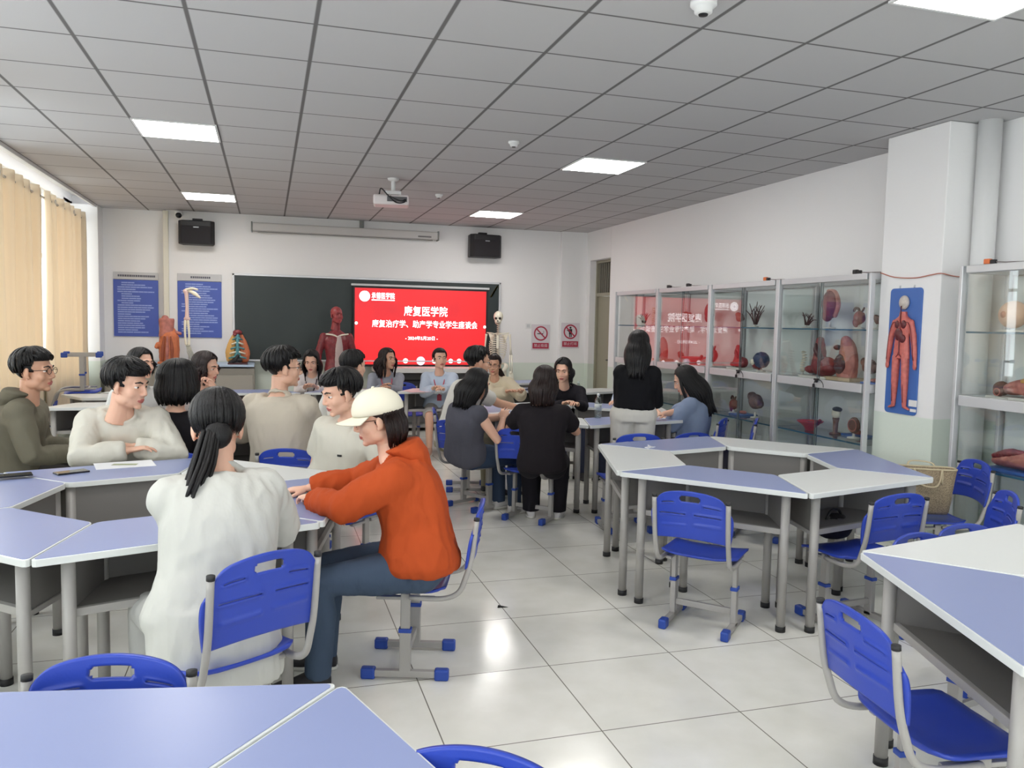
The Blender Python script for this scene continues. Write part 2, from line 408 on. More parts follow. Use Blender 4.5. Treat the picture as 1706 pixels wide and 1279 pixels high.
def build_curtains():
    # pleated cream curtain panels hanging from a rod on grommets
    m = bpy.data.materials.new('cream_curtain'); m.use_nodes = True; nt = m.node_tree; N = nt.nodes; L = nt.links
    for n in list(N): N.remove(n)
    out = N.new('ShaderNodeOutputMaterial'); df = N.new('ShaderNodeBsdfDiffuse'); tl = N.new('ShaderNodeBsdfTranslucent'); mx = N.new('ShaderNodeMixShader')
    geo = N.new('ShaderNodeTexCoord'); mp = N.new('ShaderNodeMapping'); mp.inputs['Scale'].default_value = (1, 5, .1)
    nz = N.new('ShaderNodeTexNoise'); nz.inputs['Scale'].default_value = 2.0
    L.new(geo.outputs['Object'], mp.inputs[0]); L.new(mp.outputs[0], nz.inputs['Vector'])
    cr = N.new('ShaderNodeValToRGB'); L.new(nz.outputs['Fac'], cr.inputs[0])
    cr.color_ramp.elements[0].position = .35; cr.color_ramp.elements[0].color = rgb(236, 224, 204)
    cr.color_ramp.elements[1].position = .65; cr.color_ramp.elements[1].color = rgb(242, 228, 206)
    L.new(cr.outputs[0], df.inputs[0]); L.new(cr.outputs[0], tl.inputs[0]); mx.inputs[0].default_value = .34
    L.new(df.outputs[0], mx.inputs[1]); L.new(tl.outputs[0], mx.inputs[2]); L.new(mx.outputs[0], out.inputs[0])
    mring = mat('steel_ring', (222, 222, 220), .25, .5)
    def curtain(y0, y1, label, pl=.30, amp=.055):
        t = thing('curtain', label, 'curtain', (-2.32, (y0+y1)/2, 0.23), 0, 'cream curtains on the window side')
        L_ = y1-y0; n = int(L_/.012); rows = [0, .3, 1.0, 1.8, 2.4, 2.62, 2.70]
        V = []; F = []
        for i, z in enumerate(rows):
            for j in range(n+1):
                y = -L_/2+L_*j/n; ph = 2*PI*(y+L_/2)/pl
                a = amp*(1.1-.2*i/6)*(1+.25*math.sin(y*7+1.3*i*.3))
                V.append((a*math.sin(ph+.25*math.sin(z*2+y*3)), y+.012*math.sin(ph*2+z), z))
        for i in range(len(rows)-1):
            for j in range(n): a = i*(n+1)+j; F.append((a, a+1, a+n+2, a+n+1))
        o = G().add(V, F).build('cloth', m, t)
        sd = o.modifiers.new('thickness', 'SOLIDIFY'); sd.thickness = .004
        k = 0; y = -L_/2+pl/4
        while y < L_/2:
            ring = [(.0+.03*math.cos(q)*0, y+.028*math.cos(q), 2.62+.03*math.sin(q)) for q in np.linspace(0, 2*PI, 14, endpoint=False)]
            G().tube([(p[0]+amp*.6*(-1)**k, p[1], p[2]) for p in ring], .007, 6, closed=True).build('grommet', mring, t); y += pl/2; k += 1
    curtain(9.9, 11.75, 'cream curtain panel nearest the front wall')
    curtain(7.95, 9.75, 'cream curtain panel left of the one by the front wall')
    curtain(5.2, 6.05, 'cream curtain gathered at the left edge of the photo', .16)
    g = G(); g.cyl((-2.32, -2, 2.85), (-2.32, 11.85, 2.85), .014, 12); tag(g.build('curtain_rod', mring), 'steel curtain rod under the ceiling edge on the window side', 'curtain rod')
# ================================================================== DESKS AND CHAIRS
TZ = 0.765
M_EDGE = mat('white_laminate', (214, 217, 216), .35)
M_BLUETOP = mat('blue_laminate', (138, 149, 190), .32, var=.02, vscale=2)
M_STEEL = mat('grey_powder_coat', (164, 161, 158), .42, .1)
M_PANEL = mat('dark_grey_panel', (114, 111, 109), .55)
M_CHAIR = mat('blue_plastic', (40, 66, 172), .36, spec=.5, bump=.03, bscale=180)
M_CAP = mat('blue_foot_plastic', (36, 70, 160), .45)
DESK_R = 1.055
def make_desk(blue, label, group, loc, rz):
    """trapezoid desk: outer side along local -Y edge at distance apothem; local origin = hexagon centre side middle"""
    a = DESK_R*.866; hi = DESK_R*.5*.5
    ho = DESK_R*.5
    y0, y1 = -a, -a*.5                     # outer and inner edge
    t = thing('trapezoid_desk', label, 'desk', loc, rz, group)
    gap = .004
    def poly(ins, cham):
        P = [np.array(p) for p in ((-ho+gap, y0), (ho-gap, y0), (hi-gap, y1), (-hi+gap, y1))]
        c = np.array([0, (y0+y1)/2]); out = []
        n = 4
        Q = []
        for i in range(n):                 # inset polygon
            p, q, r = P[i-1], P[i], P[(i+1) % n]
            d1 = unit(q-p); d2 = unit(r-q); n1 = np.array([-d1[1], d1[0]]); n2 = np.array([-d2[1], d2[0]])
            k = (n1+n2)/(1+n1@n2); Q.append(q+k*ins)
        for i in range(n):
            p, q, r = Q[i-1], Q[i], Q[(i+1) % n]
            out += [tuple(q+unit(p-q)*cham), tuple(q+(unit(p-q)+unit(r-q))*cham*.35), tuple(q+unit(r-q)*cham)]
        return out
    g = G(); g.prism(poly(0, .022), TZ-.028, TZ-.0015)
    top = g.build('tabletop', M_EDGE, t, bevel=.0025)
    g = G(); g.prism(poly(.006, .02), TZ-.0016, TZ)
    g.build('laminate_sheet', M_BLUETOP if blue else M_EDGE, top)
    legs = [(-ho+.13, y0+.07), (ho-.13, y0+.07), (hi-.02, y1-.05), (-hi+.02, y1-.05)]
    for x, y in legs:
        g = G(); g.cyl((x, y, .012), (x, y, TZ-.028), .0235, 16); l = g.build('leg', M_STEEL, t)
        g = G(); g.cyl((x, y, 0), (x, y, .03), .0265, 14); g.build('foot_cap', M_DARK, l)
    z0, z1 = TZ-.235, TZ-.03
    fr = [(-ho+.14, y0+.09), (ho-.14, y0+.09), (hi-.03, y1-.045), (-hi+.03, y1-.045)]
    g = G(); g.prism(fr, z0, z0+.012)
    def panel(p, q):
        p = np.array(p); q = np.array(q); d = q-p; L = np.linalg.norm(d); c = (p+q)/2
        g.box((c[0], c[1], (z0+z1)/2), (L, .012, z1-z0), rotz(math.atan2(d[1], d[0])))
    panel(fr[1], fr[2]); panel(fr[2], fr[3]); panel(fr[3], fr[0])
    g.build('shelf_box', M_PANEL, t)
    g = G()
    g.box((0, y0+.09, z0), (2*ho-.28, .022, .03))
    for i, j in ((1, 2), (3, 0)):
        p = np.array(legs[i]); q = np.array(legs[j]); d = q-p; c = (p+q)/2
        g.box((c[0], c[1], z0-.004), (np.linalg.norm(d), .02, .022), rotz(math.atan2(d[1], d[0])))
    g.build('rail', M_STEEL, t, bevel=.002)
    return t
DESKS = {}
def desk(blue, label, group, loc, rz):
    if blue not in DESKS: DESKS[blue] = make_desk(blue, label, group, loc, rz); return DESKS[blue]
    return dup(DESKS[blue], loc, rz, label, group)
def hexagon(cx, cy, phi, colours, labels, group):
    """six desks; corner k at angle phi+60k, desk k between corners k and k+1"""
    for k, (c, l) in enumerate(zip(colours, labels)):
        if l is None: continue
        mid = math.radians(phi+60*k+30)
        desk(c, l, group, (cx, cy, 0), mid+PI/2)
def build_desks():
    hexagon(2.94, 4.40, 133, 'wbwbwb' and [0, 1, 0, 1, 0, 1],
            ['white trapezoid desk at the left end of the empty hexagonal table', 'blue trapezoid desk at the front of the empty hexagonal table, empty chair before it',
             'white trapezoid desk at the front right of the empty hexagonal table', 'blue trapezoid desk on the right of the empty hexagonal table, beside the handbag',
             'white trapezoid desk at the back of the empty hexagonal table, facing the cabinets', 'blue trapezoid desk at the back left of the empty hexagonal table'], 'empty hexagonal table by the cabinets')
    hexagon(-.563, 4.048, -102, [1, 1, 0, 1, 1, 1],
            ['blue trapezoid desk in front of the woman in the white shirt', 'blue trapezoid desk under the arms of the woman in the orange jacket',
             'white trapezoid desk in front of the young man in the white polo shirt', 'blue trapezoid desk with the sheet of paper, before the man in cream jacket',
             'blue trapezoid desk with the phones at the left edge of the photo', 'blue trapezoid desk at the lower left with its leg beside the near chair'], 'hexagonal table of the students on the left')
    hexagon(-.53, 1.03, -11, [1, 1, 1, 1, 1, 1],
            ['blue trapezoid desk at the bottom edge of the photo, right of the seam', 'large blue trapezoid desk in the bottom left corner of the photo', None, None, None, None], 'hexagonal table nearest the camera')
    hexagon(2.84, 1.678, 131.4, [1, 0, 1, 0, 1, 0],
            ['blue trapezoid desk on the right edge of the photo, chair drawn up to it', None, None, None, 'blue trapezoid desk hidden behind the near white desk on the right edge',
             'white trapezoid desk on the right edge of the photo'], 'hexagonal table at the right edge')
    hexagon(2.85, 7.14, -106.4, [1, 0, 1, 0, 1, 0],
            ['blue trapezoid desk with the clear bottle, front of the middle table', 'white trapezoid desk before the woman in the denim shirt', 'blue trapezoid desk at the back right of the middle table',
             'white trapezoid desk at the back of the middle table, before the woman in black', 'blue trapezoid desk on the left back of the middle table', 'white trapezoid desk before the woman in the black T-shirt'],
            'hexagonal table in the middle of the room')
    hexagon(-.30, 6.95, -107, [1, 0, 1, 0, 1, 0],
            ['blue trapezoid desk in front of the man in the beige shirt', 'white trapezoid desk before the dark-haired man facing the blackboard', 'blue trapezoid desk at the back right of the second table on the left',
             'white trapezoid desk at the back of the second table on the left', 'blue trapezoid desk at the back left of the second table on the left', 'white trapezoid desk before the woman with the black bob'],
            'second hexagonal table on the left')
    a = DESK_R*.866
    row = 'row of desks in front of the blackboard'
    for i, (x, c, l) in enumerate([(-.18, 1, 'blue trapezoid desk at the left end of the row before the blackboard'), (.89, 1, 'blue trapezoid desk in the row before the blackboard, under the long-haired woman'),
                                   (1.96, 0, 'white trapezoid desk in the row before the red screen'), (3.03, 1, 'blue desk at the right end of the row before the red screen')]):
        desk(c, l, row, (x+.02, 9.35+a+.03*i, 0), 0)
    g2 = 'white desks beneath the curtains'
    desk(0, 'white trapezoid desk beneath the curtains behind the student in the hoodie', g2, (-1.50, 8.0+a, 0), .06)
    desk(0, 'white trapezoid desk beneath the curtains, back to back with the one behind the hoodie', g2, (-1.50, 8.0+a*.5-.015+.02, 0), .06+PI)
    desk(0, 'white trapezoid desk carrying the upturned chair, near the curtains', g2, (-1.24, 9.50+a, 0), .03)
    g3 = 'desks near the door'
    desk(0, 'white trapezoid desk near the door at the end of the front row', g3, (3.83, 9.45+a*.75, 0), .35)
    desk(1, 'blue trapezoid desk close to the door and the first cabinet', g3, (3.75, 10.3, 0), .35+PI*2/3+PI/3)
# ------------------------------------------------------------------ chairs
def make_chair():
    t = thing('school_chair', 'chair', 'chair')
    SZ = .43
    # seat: dished blue shell with a rolled front edge
    nx, ny = 12, 12; V = []; F = []
    W, D = .40, .36
    def seat_pt(u, v):
        x = (u-.5)*W; y = (v-.5)*D
        r = .05
        cx = max(0, abs(u-.5)*W-(W/2-r)); cyv = max(0, abs(v-.5)*D-(D/2-r))
        k = 1.0
        if cx > 0 and cyv > 0:
            d = math.hypot(cx, cyv)
            if d > r: k = r/d
        x = math.copysign(min(abs(x), W/2-r)+cx*k, x); y = math.copysign(min(abs(y), D/2-r)+cyv*k, y)
        z = SZ-.018*math.cos(PI*(u-.5))*math.cos(PI*(v-.42))+.022*max(0, abs(u-.5)*2-.55)-.02*max(0, (v-.78)/.22)**2+.016*max(0, (.2-v)/.2)
        return x, y, z
    g = G()
    for i in range(ny+1):
        for j in range(nx+1): V.append(seat_pt(j/nx, i/ny))
    b = len(V); V += [(x*.985, y*.985, z-.014) for x, y, z in V]
    for i in range(ny):
        for j in range(nx):
            a = i*(nx+1)+j; F.append((a, a+1, a+nx+2, a+nx+1)); F.append((b+a, b+a+nx+1, b+a+nx+2, b+a+1))
    for j in range(nx):
        a = j; F.append((a, b+a, b+a+1, a+1)); a = ny*(nx+1)+j; F.append((a, a+1, b+a+1, b+a))
    for i in range(ny):
        a = i*(nx+1); F.append((a, a+nx+1, b+a+nx+1, b+a)); a = i*(nx+1)+nx; F.append((a, b+a, b+a+nx+1, a+nx+1))
    g.add(V, F); g.build('seat', M_CHAIR, t)
    # backrest: curved shell, handle slot through it, raised slats
    BW, Z0, Z1 = .42, .565, .825
    NX, NZ = 60, 40; V = []; idx = {}; F = []
    def back_pt(u, w, off=0.0):
        z = Z0+(Z1-Z0)*w
        arch = 1-(.16*(2*abs(u-.5))**2+.30*(2*abs(u-.5))**9)*max(0, (w-.25)/.75)**1.5
        x = (u-.5)*BW*(.93+.07*math.sin(PI*min(1, w*1.1)))
        z = Z0+(Z1-Z0)*w*arch+.02*(2*abs(u-.5))**2*(1-w)*-1
        y = -.262-.035*w+.05*(2*abs(u-.5))**2*-.0-.03*(1-(2*u-1)**2)+.0
        groove = 0
        for (zc, ua, ub) in ((.28, .12, .46), (.30, .54, .87), (.512, .10, .46), (.512, .54, .88), (.762, .12, .31), (.712, .65, .87)):
            if ua < u < ub: groove += .006*math.exp(-((w-zc-.05*(u-.5))/.028)**2)
        return np.array([x, y+off+(groove if off == 0 else -groove), z])
    def slot(u, w):
        p = max(0, abs(u-.5)-.085)/.05; q = abs(w-.84)/.064
        if (p*p+q*q < 1 if p > 0 else q < 1): return True
        return any(ua < u < ub and abs(w-zc) < .0125 for zc, ua, ub in ((.762, .13, .30), (.712, .66, .86), (.512, .11, .45), (.512, .55, .87)))
    grid = [[(j/NX, i/NZ) for j in range(NX+1)] for i in range(NZ+1)]
    keep = [[not slot((j+.5)/NX, (i+.5)/NZ) for j in range(NX)] for i in range(NZ)]
    g = G(); V = [back_pt(*grid[i][j]) for i in range(NZ+1) for j in range(NX+1)]
    b = len(V); V += [back_pt(*grid[i][j], off=-.012) for i in range(NZ+1) for j in range(NX+1)]
    id_ = lambda i, j: i*(NX+1)+j
    for i in range(NZ):
        for j in range(NX):
            if not keep[i][j]: continue
            q = (id_(i, j), id_(i, j+1), id_(i+1, j+1), id_(i+1, j)); F.append(q); F.append(tuple(b+k for k in reversed(q)))
            for di, dj, e in ((-1, 0, (q[1], q[0])), (1, 0, (q[3], q[2])), (0, -1, (q[0], q[3])), (0, 1, (q[2], q[1]))):
                ii, jj = i+di, j+dj
                if not (0 <= ii < NZ and 0 <= jj < NX) or not keep[ii][jj]: F.append((e[0], e[1], b+e[1], b+e[0]))
    g.add(V, F); o = g.build('backrest', M_CHAIR, t)
    # two bent back tubes, each with a dark end plug
    for s in (-1, 1):
        x = s*.188
        p = smooth_path([(x, -.02, SZ-.028), (x, -.16, SZ-.03), (x, -.235, SZ+.0), (x, -.268, SZ+.075), (x, -.292, .60), (x, -.312, .775)], 5)
        g = G(); g.tube(p, .0125, 10, up=(1, 0, 0)); bt = g.build('back_tube', M_STEEL, t)
        g = G(); g.cyl((x, -.3118, .772), (x, -.313, .786), .0135, 10); g.build('end_plug', M_DARK, bt)
        # leg frame: post with blue collar, foot bar with blue end caps
        g = G(); xx = s*.165
        g.box((xx, 0, .13), (.03, .05, .22)); g.box((xx, 0, .325), (.024, .042, .18)); g.box((xx, 0, .028), (.03, .30, .032)); g.box((xx*.98, 0, SZ-.038), (.03, .26, .016))
        lf = g.build('leg_frame', M_STEEL, t, bevel=.004)
        g = G(); g.box((xx, 0, .238), (.038, .058, .02)); g.build('collar', M_CAP, lf, bevel=.003)
        for e in (-1, 1):
            g = G(); g.box((xx, e*.165, .027), (.042, .065, .054)); g.build('foot_cap', M_CAP, lf, bevel=.009)
    g = G(); g.box((0, 0, .105), (.31, .02, .035)); g.build('crossbar', M_STEEL, t, bevel=.003)
    g = G(); g.box((0, .06, SZ-.042), (.31, .02, .016)); g.build('seat_rail', M_STEEL, t, bevel=.003)
    return t
CHAIR0 = None
def chair(x, y, face, label, group, dz=-.022, rx=None, z=0.0):
    """face = world angle the sitter looks along"""
    global CHAIR0
    if CHAIR0 is None:
        CHAIR0 = make_chair(); o = CHAIR0; o['label'] = label; o['group'] = group; o.location = (x, y, z); o.rotation_euler = (0, 0, face-PI/2)
    else: o = dup(CHAIR0, (x, y, z), face-PI/2, label, group)
    if dz:
        o.scale = (1, 1, (.43+dz)/.43)
    return o
def toward(x, y, tx, ty): return math.atan2(ty-y, tx-x)
def build_chairs():
    D = math.radians
    n, L, R, M = 'chairs at the near tables', 'chairs of the students on the left', 'chairs around the empty hexagonal table', 'chairs at the middle table'
    chair(-.42, 1.75, math.atan2(-.98, -.18), 'blue school chair tucked behind the bottom left desk, handle slot on top', n)
    chair(.22, 1.15, math.atan2(-.85, -.52), 'blue school chair cut off by the bottom edge of the photo', n)
    chair(1.97, 1.87, math.atan2(-.12, .97), 'blue school chair drawn up to the right-edge desk, large in front', n)
    chair(2.80, 2.49, D(-78), 'blue chair whose rounded back shows above the right-edge white desk', n, -.06)
    chair(3.12, 2.57, D(-85), 'blue chair mostly hidden behind the right-edge white desk', n, -.06)
    chair(-.16, 2.885, math.atan2(.866, -.5), 'blue school chair the woman in the white shirt sits on', L, .02)
    chair(.635, 3.62, D(162), 'blue school chair the woman in the orange jacket sits on', L)
    chair(-.45, 5.50, D(75), 'blue school chair of the woman with the black bob', L)
    chair(.20, 5.53, D(74), 'blue school chair of the man in the beige shirt', L)
    chair(.46, 5.0, toward(.46, 5.0, -.563, 4.048), 'blue school chair of the young man in the white polo shirt', L)
    q = at(36, 700, d=5.22); chair(q[0], q[1], D(-3), 'blue school chair of the student in the olive hoodie', L)
    chair(2.245, 3.73, toward(2.245, 3.73, 2.94, 4.4), 'empty blue chair at the front of the empty hexagonal table', R)
    chair(3.04, 3.57, D(95), 'empty blue chair at the front right of the empty hexagonal table', R)
    chair(4.06, 4.10, D(163), 'blue chair with the handbag on its seat', R, .0)
    chair(3.40, 3.33, hd(-75), 'blue chair standing to the right of the handbag', R)
    chair(2.69, 5.70, math.radians(82), 'blue chair whose back shows behind the empty table, below the standing person', M, -.012)
    chair(3.63, 5.28, D(-135), 'blue chair whose back just clears the rear white desk of the empty table', R, -.09)
    chair(3.27, 6.05, D(95), 'blue chair with open handle slot behind the woman in the denim shirt', M, -.04)
    chair(3.98, 6.45, toward(3.98, 6.4, 2.85, 7.14), 'blue chair seen from its side before the third cabinet', M)
    chair(1.73, 6.66, D(28), 'blue chair of the woman in the grey sleeveless dress', M)
    chair(2.08, 6.16, D(46), 'blue chair of the woman in the black T-shirt', M)
    chair(1.83, 7.42, D(-12), 'blue chair of the man in the white T-shirt', M)
    for px, d_, a_, l, gr in ((203, 5.15, 156, 'the person in the cream jacket', L), (232, 6.3, 128, 'the person in the white blouse', L), (352, 6.5, 128, 'the person leaning on one hand', L), (586, 6.55, 25, 'the dark-haired person beyond the cream cap', L),
                             (952, 8.65, 182, 'the person in black facing the viewer', M), (1052, 8.55, -150, 'the person in pale blue hidden by the standing person', M), (1150, 7.4, -62, 'the person in the denim shirt', M)):
        q = at(px, 640, d=d_); chair(q[0], q[1], hd(a_), 'blue chair under '+l, gr)
    chair(-1.86, 4.15, math.radians(8), 'blue chair under the person beyond the left edge of the photo', L)
    F = 'chairs behind the desk row'
    for x, l in ((.62, 'the woman with long black hair and a lanyard'), (1.72, 'the woman in front of the left part of the red screen'), (2.42, 'the woman in the pale blue shirt'), (3.1, 'the woman in the beige shirt')):
        chair(x, 10.32, D(-90), 'blue chair of '+l, F)
    # chair standing upside down on the desk by the curtains: seat on the top, back hanging past the desk's end
    c = chair(0, 0, 0, 'blue chair turned upside down on a white desk before the curtains', 'upturned chair')
    del c['group']; q = at(143, 649, z=TZ)
    c.rotation_euler = (PI, 0, math.radians(98)); c.location = (q[0], 9.75, TZ+.43-.005); c.scale = (1, 1, 1)
# ================================================================== FRONT WALL, CABINETS
RX90 = rotx(PI/2)                       # XY-plane lettering -> upright, facing -Y
def put_text(s, size, x, y, z, m, parent, name, align='CENTER', bold=0.0, width=None):
    g = text_geo(s, size, 0.0, align, bold)
    if width:
        V = np.array(g.v); w = V[:, 0].max()-V[:, 0].min(); g.xform(R=np.diag([width/w, 1, 1]))
    g.xform(R=RX90, t=(x, y, z)); return g.build(name, m, parent)
def build_front():
    yb = YF
    # blackboard
    t = thing('blackboard', 'wide dark green blackboard on the front wall behind the red screen', 'blackboard', (1.49, yb, 1.6))
    mb = mat('green_board', (42, 52, 52), .45, bump=.05, bscale=200, var=.12, vscale=1.2)
    G().box((0, -.03, 0), (3.86, .05, 1.18)).build('board_surface', mb, t)
    g = G()
    for z in (-.605, .605): g.box((0, -.035, z), (3.93, .07, .03))
    for x in (-1.95, 1.95): g.box((x, -.035, 0), (.03, .07, 1.24))
    g.build('board_frame', M_ALU, t, bevel=.004)
    G().box((0, -.1, -.6), (3.9, .09, .02)).build('chalk_ledge', M_ALU, t, bevel=.003)
    g = G()
    for s in (-1, 1): g.box((1.86, -.062, .48), (.022, .012, .2), rotz(0) @ roty(.55))
    g.build('corner_tape', mat('yellow_tape', (176, 150, 70), .5), t)
    # interactive display
    SX, SZc, SW, SH = 2.21, 1.51, 1.985, 1.12
    ys = yb-.13
    t = thing('display_screen', 'large lit red presentation screen with white Chinese titles before the blackboard', 'screen', (SX, ys, SZc))
    G().box((0, .03, 0), (SW+.06, .06, SH+.06)).build('screen_bezel', M_BLACK, t, bevel=.006)
    G().box((0, .03, SH/2+.045), (SW+.1, .07, .03)).build('top_trim', mat('silver_trim', (208, 210, 212), .4), t, bevel=.003)
    mr = bpy.data.materials.new('red_slide'); mr.use_nodes = True; nt = mr.node_tree; b = nt.nodes['Principled BSDF']
    tc = nt.nodes.new('ShaderNodeTexCoord'); nz = nt.nodes.new('ShaderNodeTexNoise'); nz.inputs['Scale'].default_value = 1.2
    cr = nt.nodes.new('ShaderNodeValToRGB'); cr.color_ramp.elements[0].position = .35; cr.color_ramp.elements[0].color = rgb(206, 30, 40)
    cr.color_ramp.elements[1].position = .65; cr.color_ramp.elements[1].color = rgb(232, 32, 36)
    nt.links.new(tc.outputs['Object'], nz.inputs['Vector']); nt.links.new(nz.outputs['Fac'], cr.inputs[0]); nt.links.new(cr.outputs[0], b.inputs['Emission Color'])
    b.inputs['Base Color'].default_value = (.03, .01, .01, 1); b.inputs['Emission Strength'].default_value = 1.25; b.inputs['Roughness'].default_value = .4
    sl = G().box((0, -.002, 0), (SW, .006, SH)).build('slide', mr, t)
    mw = mat('lit_white', (255, 240, 242), .5, emit=2.2)
    yt = -.0075
    def P(px, py): return (px-704)/216*SW*1.01-.05, -(py-547)/124*SH+.0
    put_text('康复医学院', .158, .06, yt, .225, mw, sl, 'slide_title', bold=.0015, width=.66)
    put_text('康复治疗学、助产学专业学生座谈会', .118, .06, yt, .035, mw, sl, 'slide_subtitle', bold=.001, width=1.60)
    put_text('- 2024年5月20日 -', .066, .0, yt, -.17, mw, sl, 'slide_date', bold=.0005, width=.49)
    put_text('承德医学院', .098, -.58, yt, .445, mw, sl, 'school_name', bold=.001, width=.34)
    def disc(x, z, r, n, nm, m=mw, yy=0.0):
        g = G(); V = [(x+r*math.cos(2*PI*k/n), yt+yy, z+r*math.sin(2*PI*k/n)) for k in range(n)]; g.add(V, [tuple(range(n))], 0, False); return g.build(nm, m, sl)
    disc(-.85, .44, .078, 28, 'school_emblem')
    ml = mat('lit_pink', (226, 190, 206), .5, emit=1.2)
    g = G(); g.tube([(-.85+.055*math.cos(q), yt-.001, .44+.055*math.sin(q)) for q in np.linspace(0, 2*PI, 24, endpoint=False)], .004, 5, closed=True)
    g.box((-.85, yt-.001, .44), (.05, .002, .012)); g.box((-.85, yt-.001, .44), (.012, .002, .06)); g.build('emblem_ring', ml, sl)
    g = G(); g.box((-.58, yt, .388), (.34, .001, .014)); g.build('name_underline', mw, sl)
    for x, r in ((-.43, .03), (-.27, .037), (-.04, .066), (.17, .037), (.42, .034), (.55, .034)):
        disc(x+.03, -.505, r, 20, 'slide_icon', ml if r > .05 else mw)
    for x in (-.97, .975): disc(x, .045 if x < 0 else .02, .022, 12, 'slide_arrow')
    # credenza under the screen
    t = thing('media_console', 'white console with dark open shelf beneath the red screen', 'console', (2.35, 11.72, 0))
    mw2 = mat('offwhite_board', (214, 214, 210), .45)
    G().box((0, 0, .885), (1.75, .5, .07)).build('console_top', mw2, t, bevel=.006)
    g = G(); g.box((0, .22, .42), (1.65, .03, .86))
    for x in (-.81, 0.1, .81): g.box((x, 0, .42), (.03, .46, .84))
    for z in (.06, .60): g.box((0, 0, z), (1.62, .44, .025))
    g.build('console_body', mat('grey_board', (150, 150, 148), .5), t, bevel=.003)
    g = G(); g.box((-.3, -.05, .675), (.62, .3, .11)); g.build('dark_slot_block', M_BLACK, t, bevel=.006)  # black block that gives the open shelf its dark slot
    # laboratory counters along the wall
    mg = mat('warm_grey_cabinet', (158, 154, 146), .5); mt = mat('pale_blue_worktop', (176, 196, 218), .35)
    for i, (x0, x1, lb) in enumerate(((-2.05, -1.30, 'grey counter cabinet under the left blue poster'), (-1.30, -.17, 'grey counter cabinet beside the blackboard carrying the organ models'))):
        y = 11.62 if i else 11.8
        t = thing('counter_cabinet', lb, 'cabinet', ((x0+x1)/2, y, 0)); w = x1-x0-.01
        G().box((0, .05, .46), (w, .62, .92)).build('body', mg, t, bevel=.004)
        G().box((0, .03, .955), (w+.0, .70, .03)).build('worktop', mt, t, bevel=.004)
        for k in range(2):
            d = G().box((-w/4+w/2*k, -.268, .44), (w/2-.03, .018, .78)).build('cabinet_door', mg, t, bevel=.005)
            g = G(); g.ell((-w/4+w/2*k+(.5-k)*w*.4, -.285, .6), (.012, .012, .012)); g.build('knob', M_ALU, d)
    # blue posters
    mp = mat('poster_blue', (70, 92, 178), .4); mh = mat('poster_grey', (196, 196, 198), .4); mln = mat('poster_line', (150, 168, 222), .5); mdk = mat('poster_heading', (92, 92, 104), .5)
    for i, (x0, x1, y, lb) in enumerate(((-2.03, -1.46, yb+.17, 'blue notice board left of the cream pipe casing, thirteen lines under a grey heading'), (-1.195, -.62, yb, 'blue notice board right of the cream casing, the arm bones stand before it'))):
        w = x1-x0; t = thing('notice_board', lb, 'notice board', ((x0+x1)/2, y-.0022, 1.75), 0)
        z1, z0 = .44, -.44
        G().box((0, -.008, .395), (w, .018, .10)).build('heading_strip', mh, t, bevel=.003)
        G().box((0, -.008, -.05), (w, .018, .78)).build('panel', mp, t, bevel=.003)
        g = G(); rr = random.Random(5+i); ww = .46 if i == 0 else .24; x = -ww/2
        while x < ww/2: d = rr.uniform(.02, .032); g.box((x+d/2, -.0185, .395), (d*.8, .002, .028)); x += d
        g.build('heading_text', mdk, t)
        g = G(); z = .30
        while z > -.40:
            x = -w/2+.05+(.05 if rr.random() < .35 else 0); end = w/2-.05-(rr.random()**2*.3)
            while x < end: d = rr.uniform(.03, .1); g.box((x+min(d, end-x)/2, -.0185, z), (min(d, end-x)*.94, .002, .016)); x += d
            z -= .031
        g.build('text_lines', mln, t)
    # safety signs: red prohibition circle over a red caption strip
    ms = mat('sign_white', (214, 206, 212), .4); mred = mat('sign_red', (172, 40, 68), .4)
    for i, (x, y, z, lb) in enumerate(((4.142, yb, 1.385, 'red and white prohibition sign, left of the two by the door'), (4.615, yb-.07, 1.42, 'prohibition sign with a black standing figure, right of the two by the door'))):
        t = thing('prohibition_sign', lb, 'sign', (x, y-.004, z))
        G().box((0, -.003, 0), (.31, .008, .40)).build('sign_plate', ms, t, bevel=.002)
        G().box((0, -.008, -.135), (.27, .004, .09)).build('caption_strip', mred, t)
        put_text('禁止吸烟' if i == 0 else '禁止打闹', .055, 0, -.0105, -.135, ms, t, 'caption', width=.22)
        g = G(); g.tube([(.105*math.cos(q), -.009, .06+.105*math.sin(q)) for q in np.linspace(0, 2*PI, 36, endpoint=False)], (.011), 6, closed=True, flat=.4)
        g.box((0, -.009, .06), (.2, .005, .02), roty(PI/4)); g.build('prohibition_ring', mred, t)
        g = G()
        if i == 0:
            g.box((-.01, -.0078, .055), (.1, .002, .014), roty(.0)); g.tube([(.045, -.0078, .065), (.05, -.0078, .085), (.04, -.0078, .1)], .003, 5)
        else:
            g.ell((0.0, -.008, .125), (.017, .002, .017)); g.prism([(-.025, .035), (.028, .035), (.024, .1), (-.02, .1)], .007, .009)
            g2 = G(); g2.prism([(-.025, .02), (.028, .02), (.03, .104), (-.022, .104)], -.002, 0); g2.xform(R=RX90, t=(0, -.008, 0))
            g = G().ell((0.0, -.008, .125), (.017, .002, .017)); g.merge(g2); g.box((-.012, -.008, 0), (.016, .002, .05)); g.box((.014, -.008, 0), (.016, .002, .05)); g.box((-.04, -.008, .075), (.05, .002, .013), roty(.6))
        g.build('pictogram', M_BLACK, t)
    t = thing('wall_socket', 'small white socket plate on the wall left of the prohibition signs', 'socket', (3.93, yb, 1.56))
    G().box((0, -.006, 0), (.085, .012, .085)).build('plate', M_WHITE, t, bevel=.003); G().box((0, -.0125, 0), (.05, .003, .05)).build('socket_face', mat('socket_grey', (200, 202, 204), .4), t)
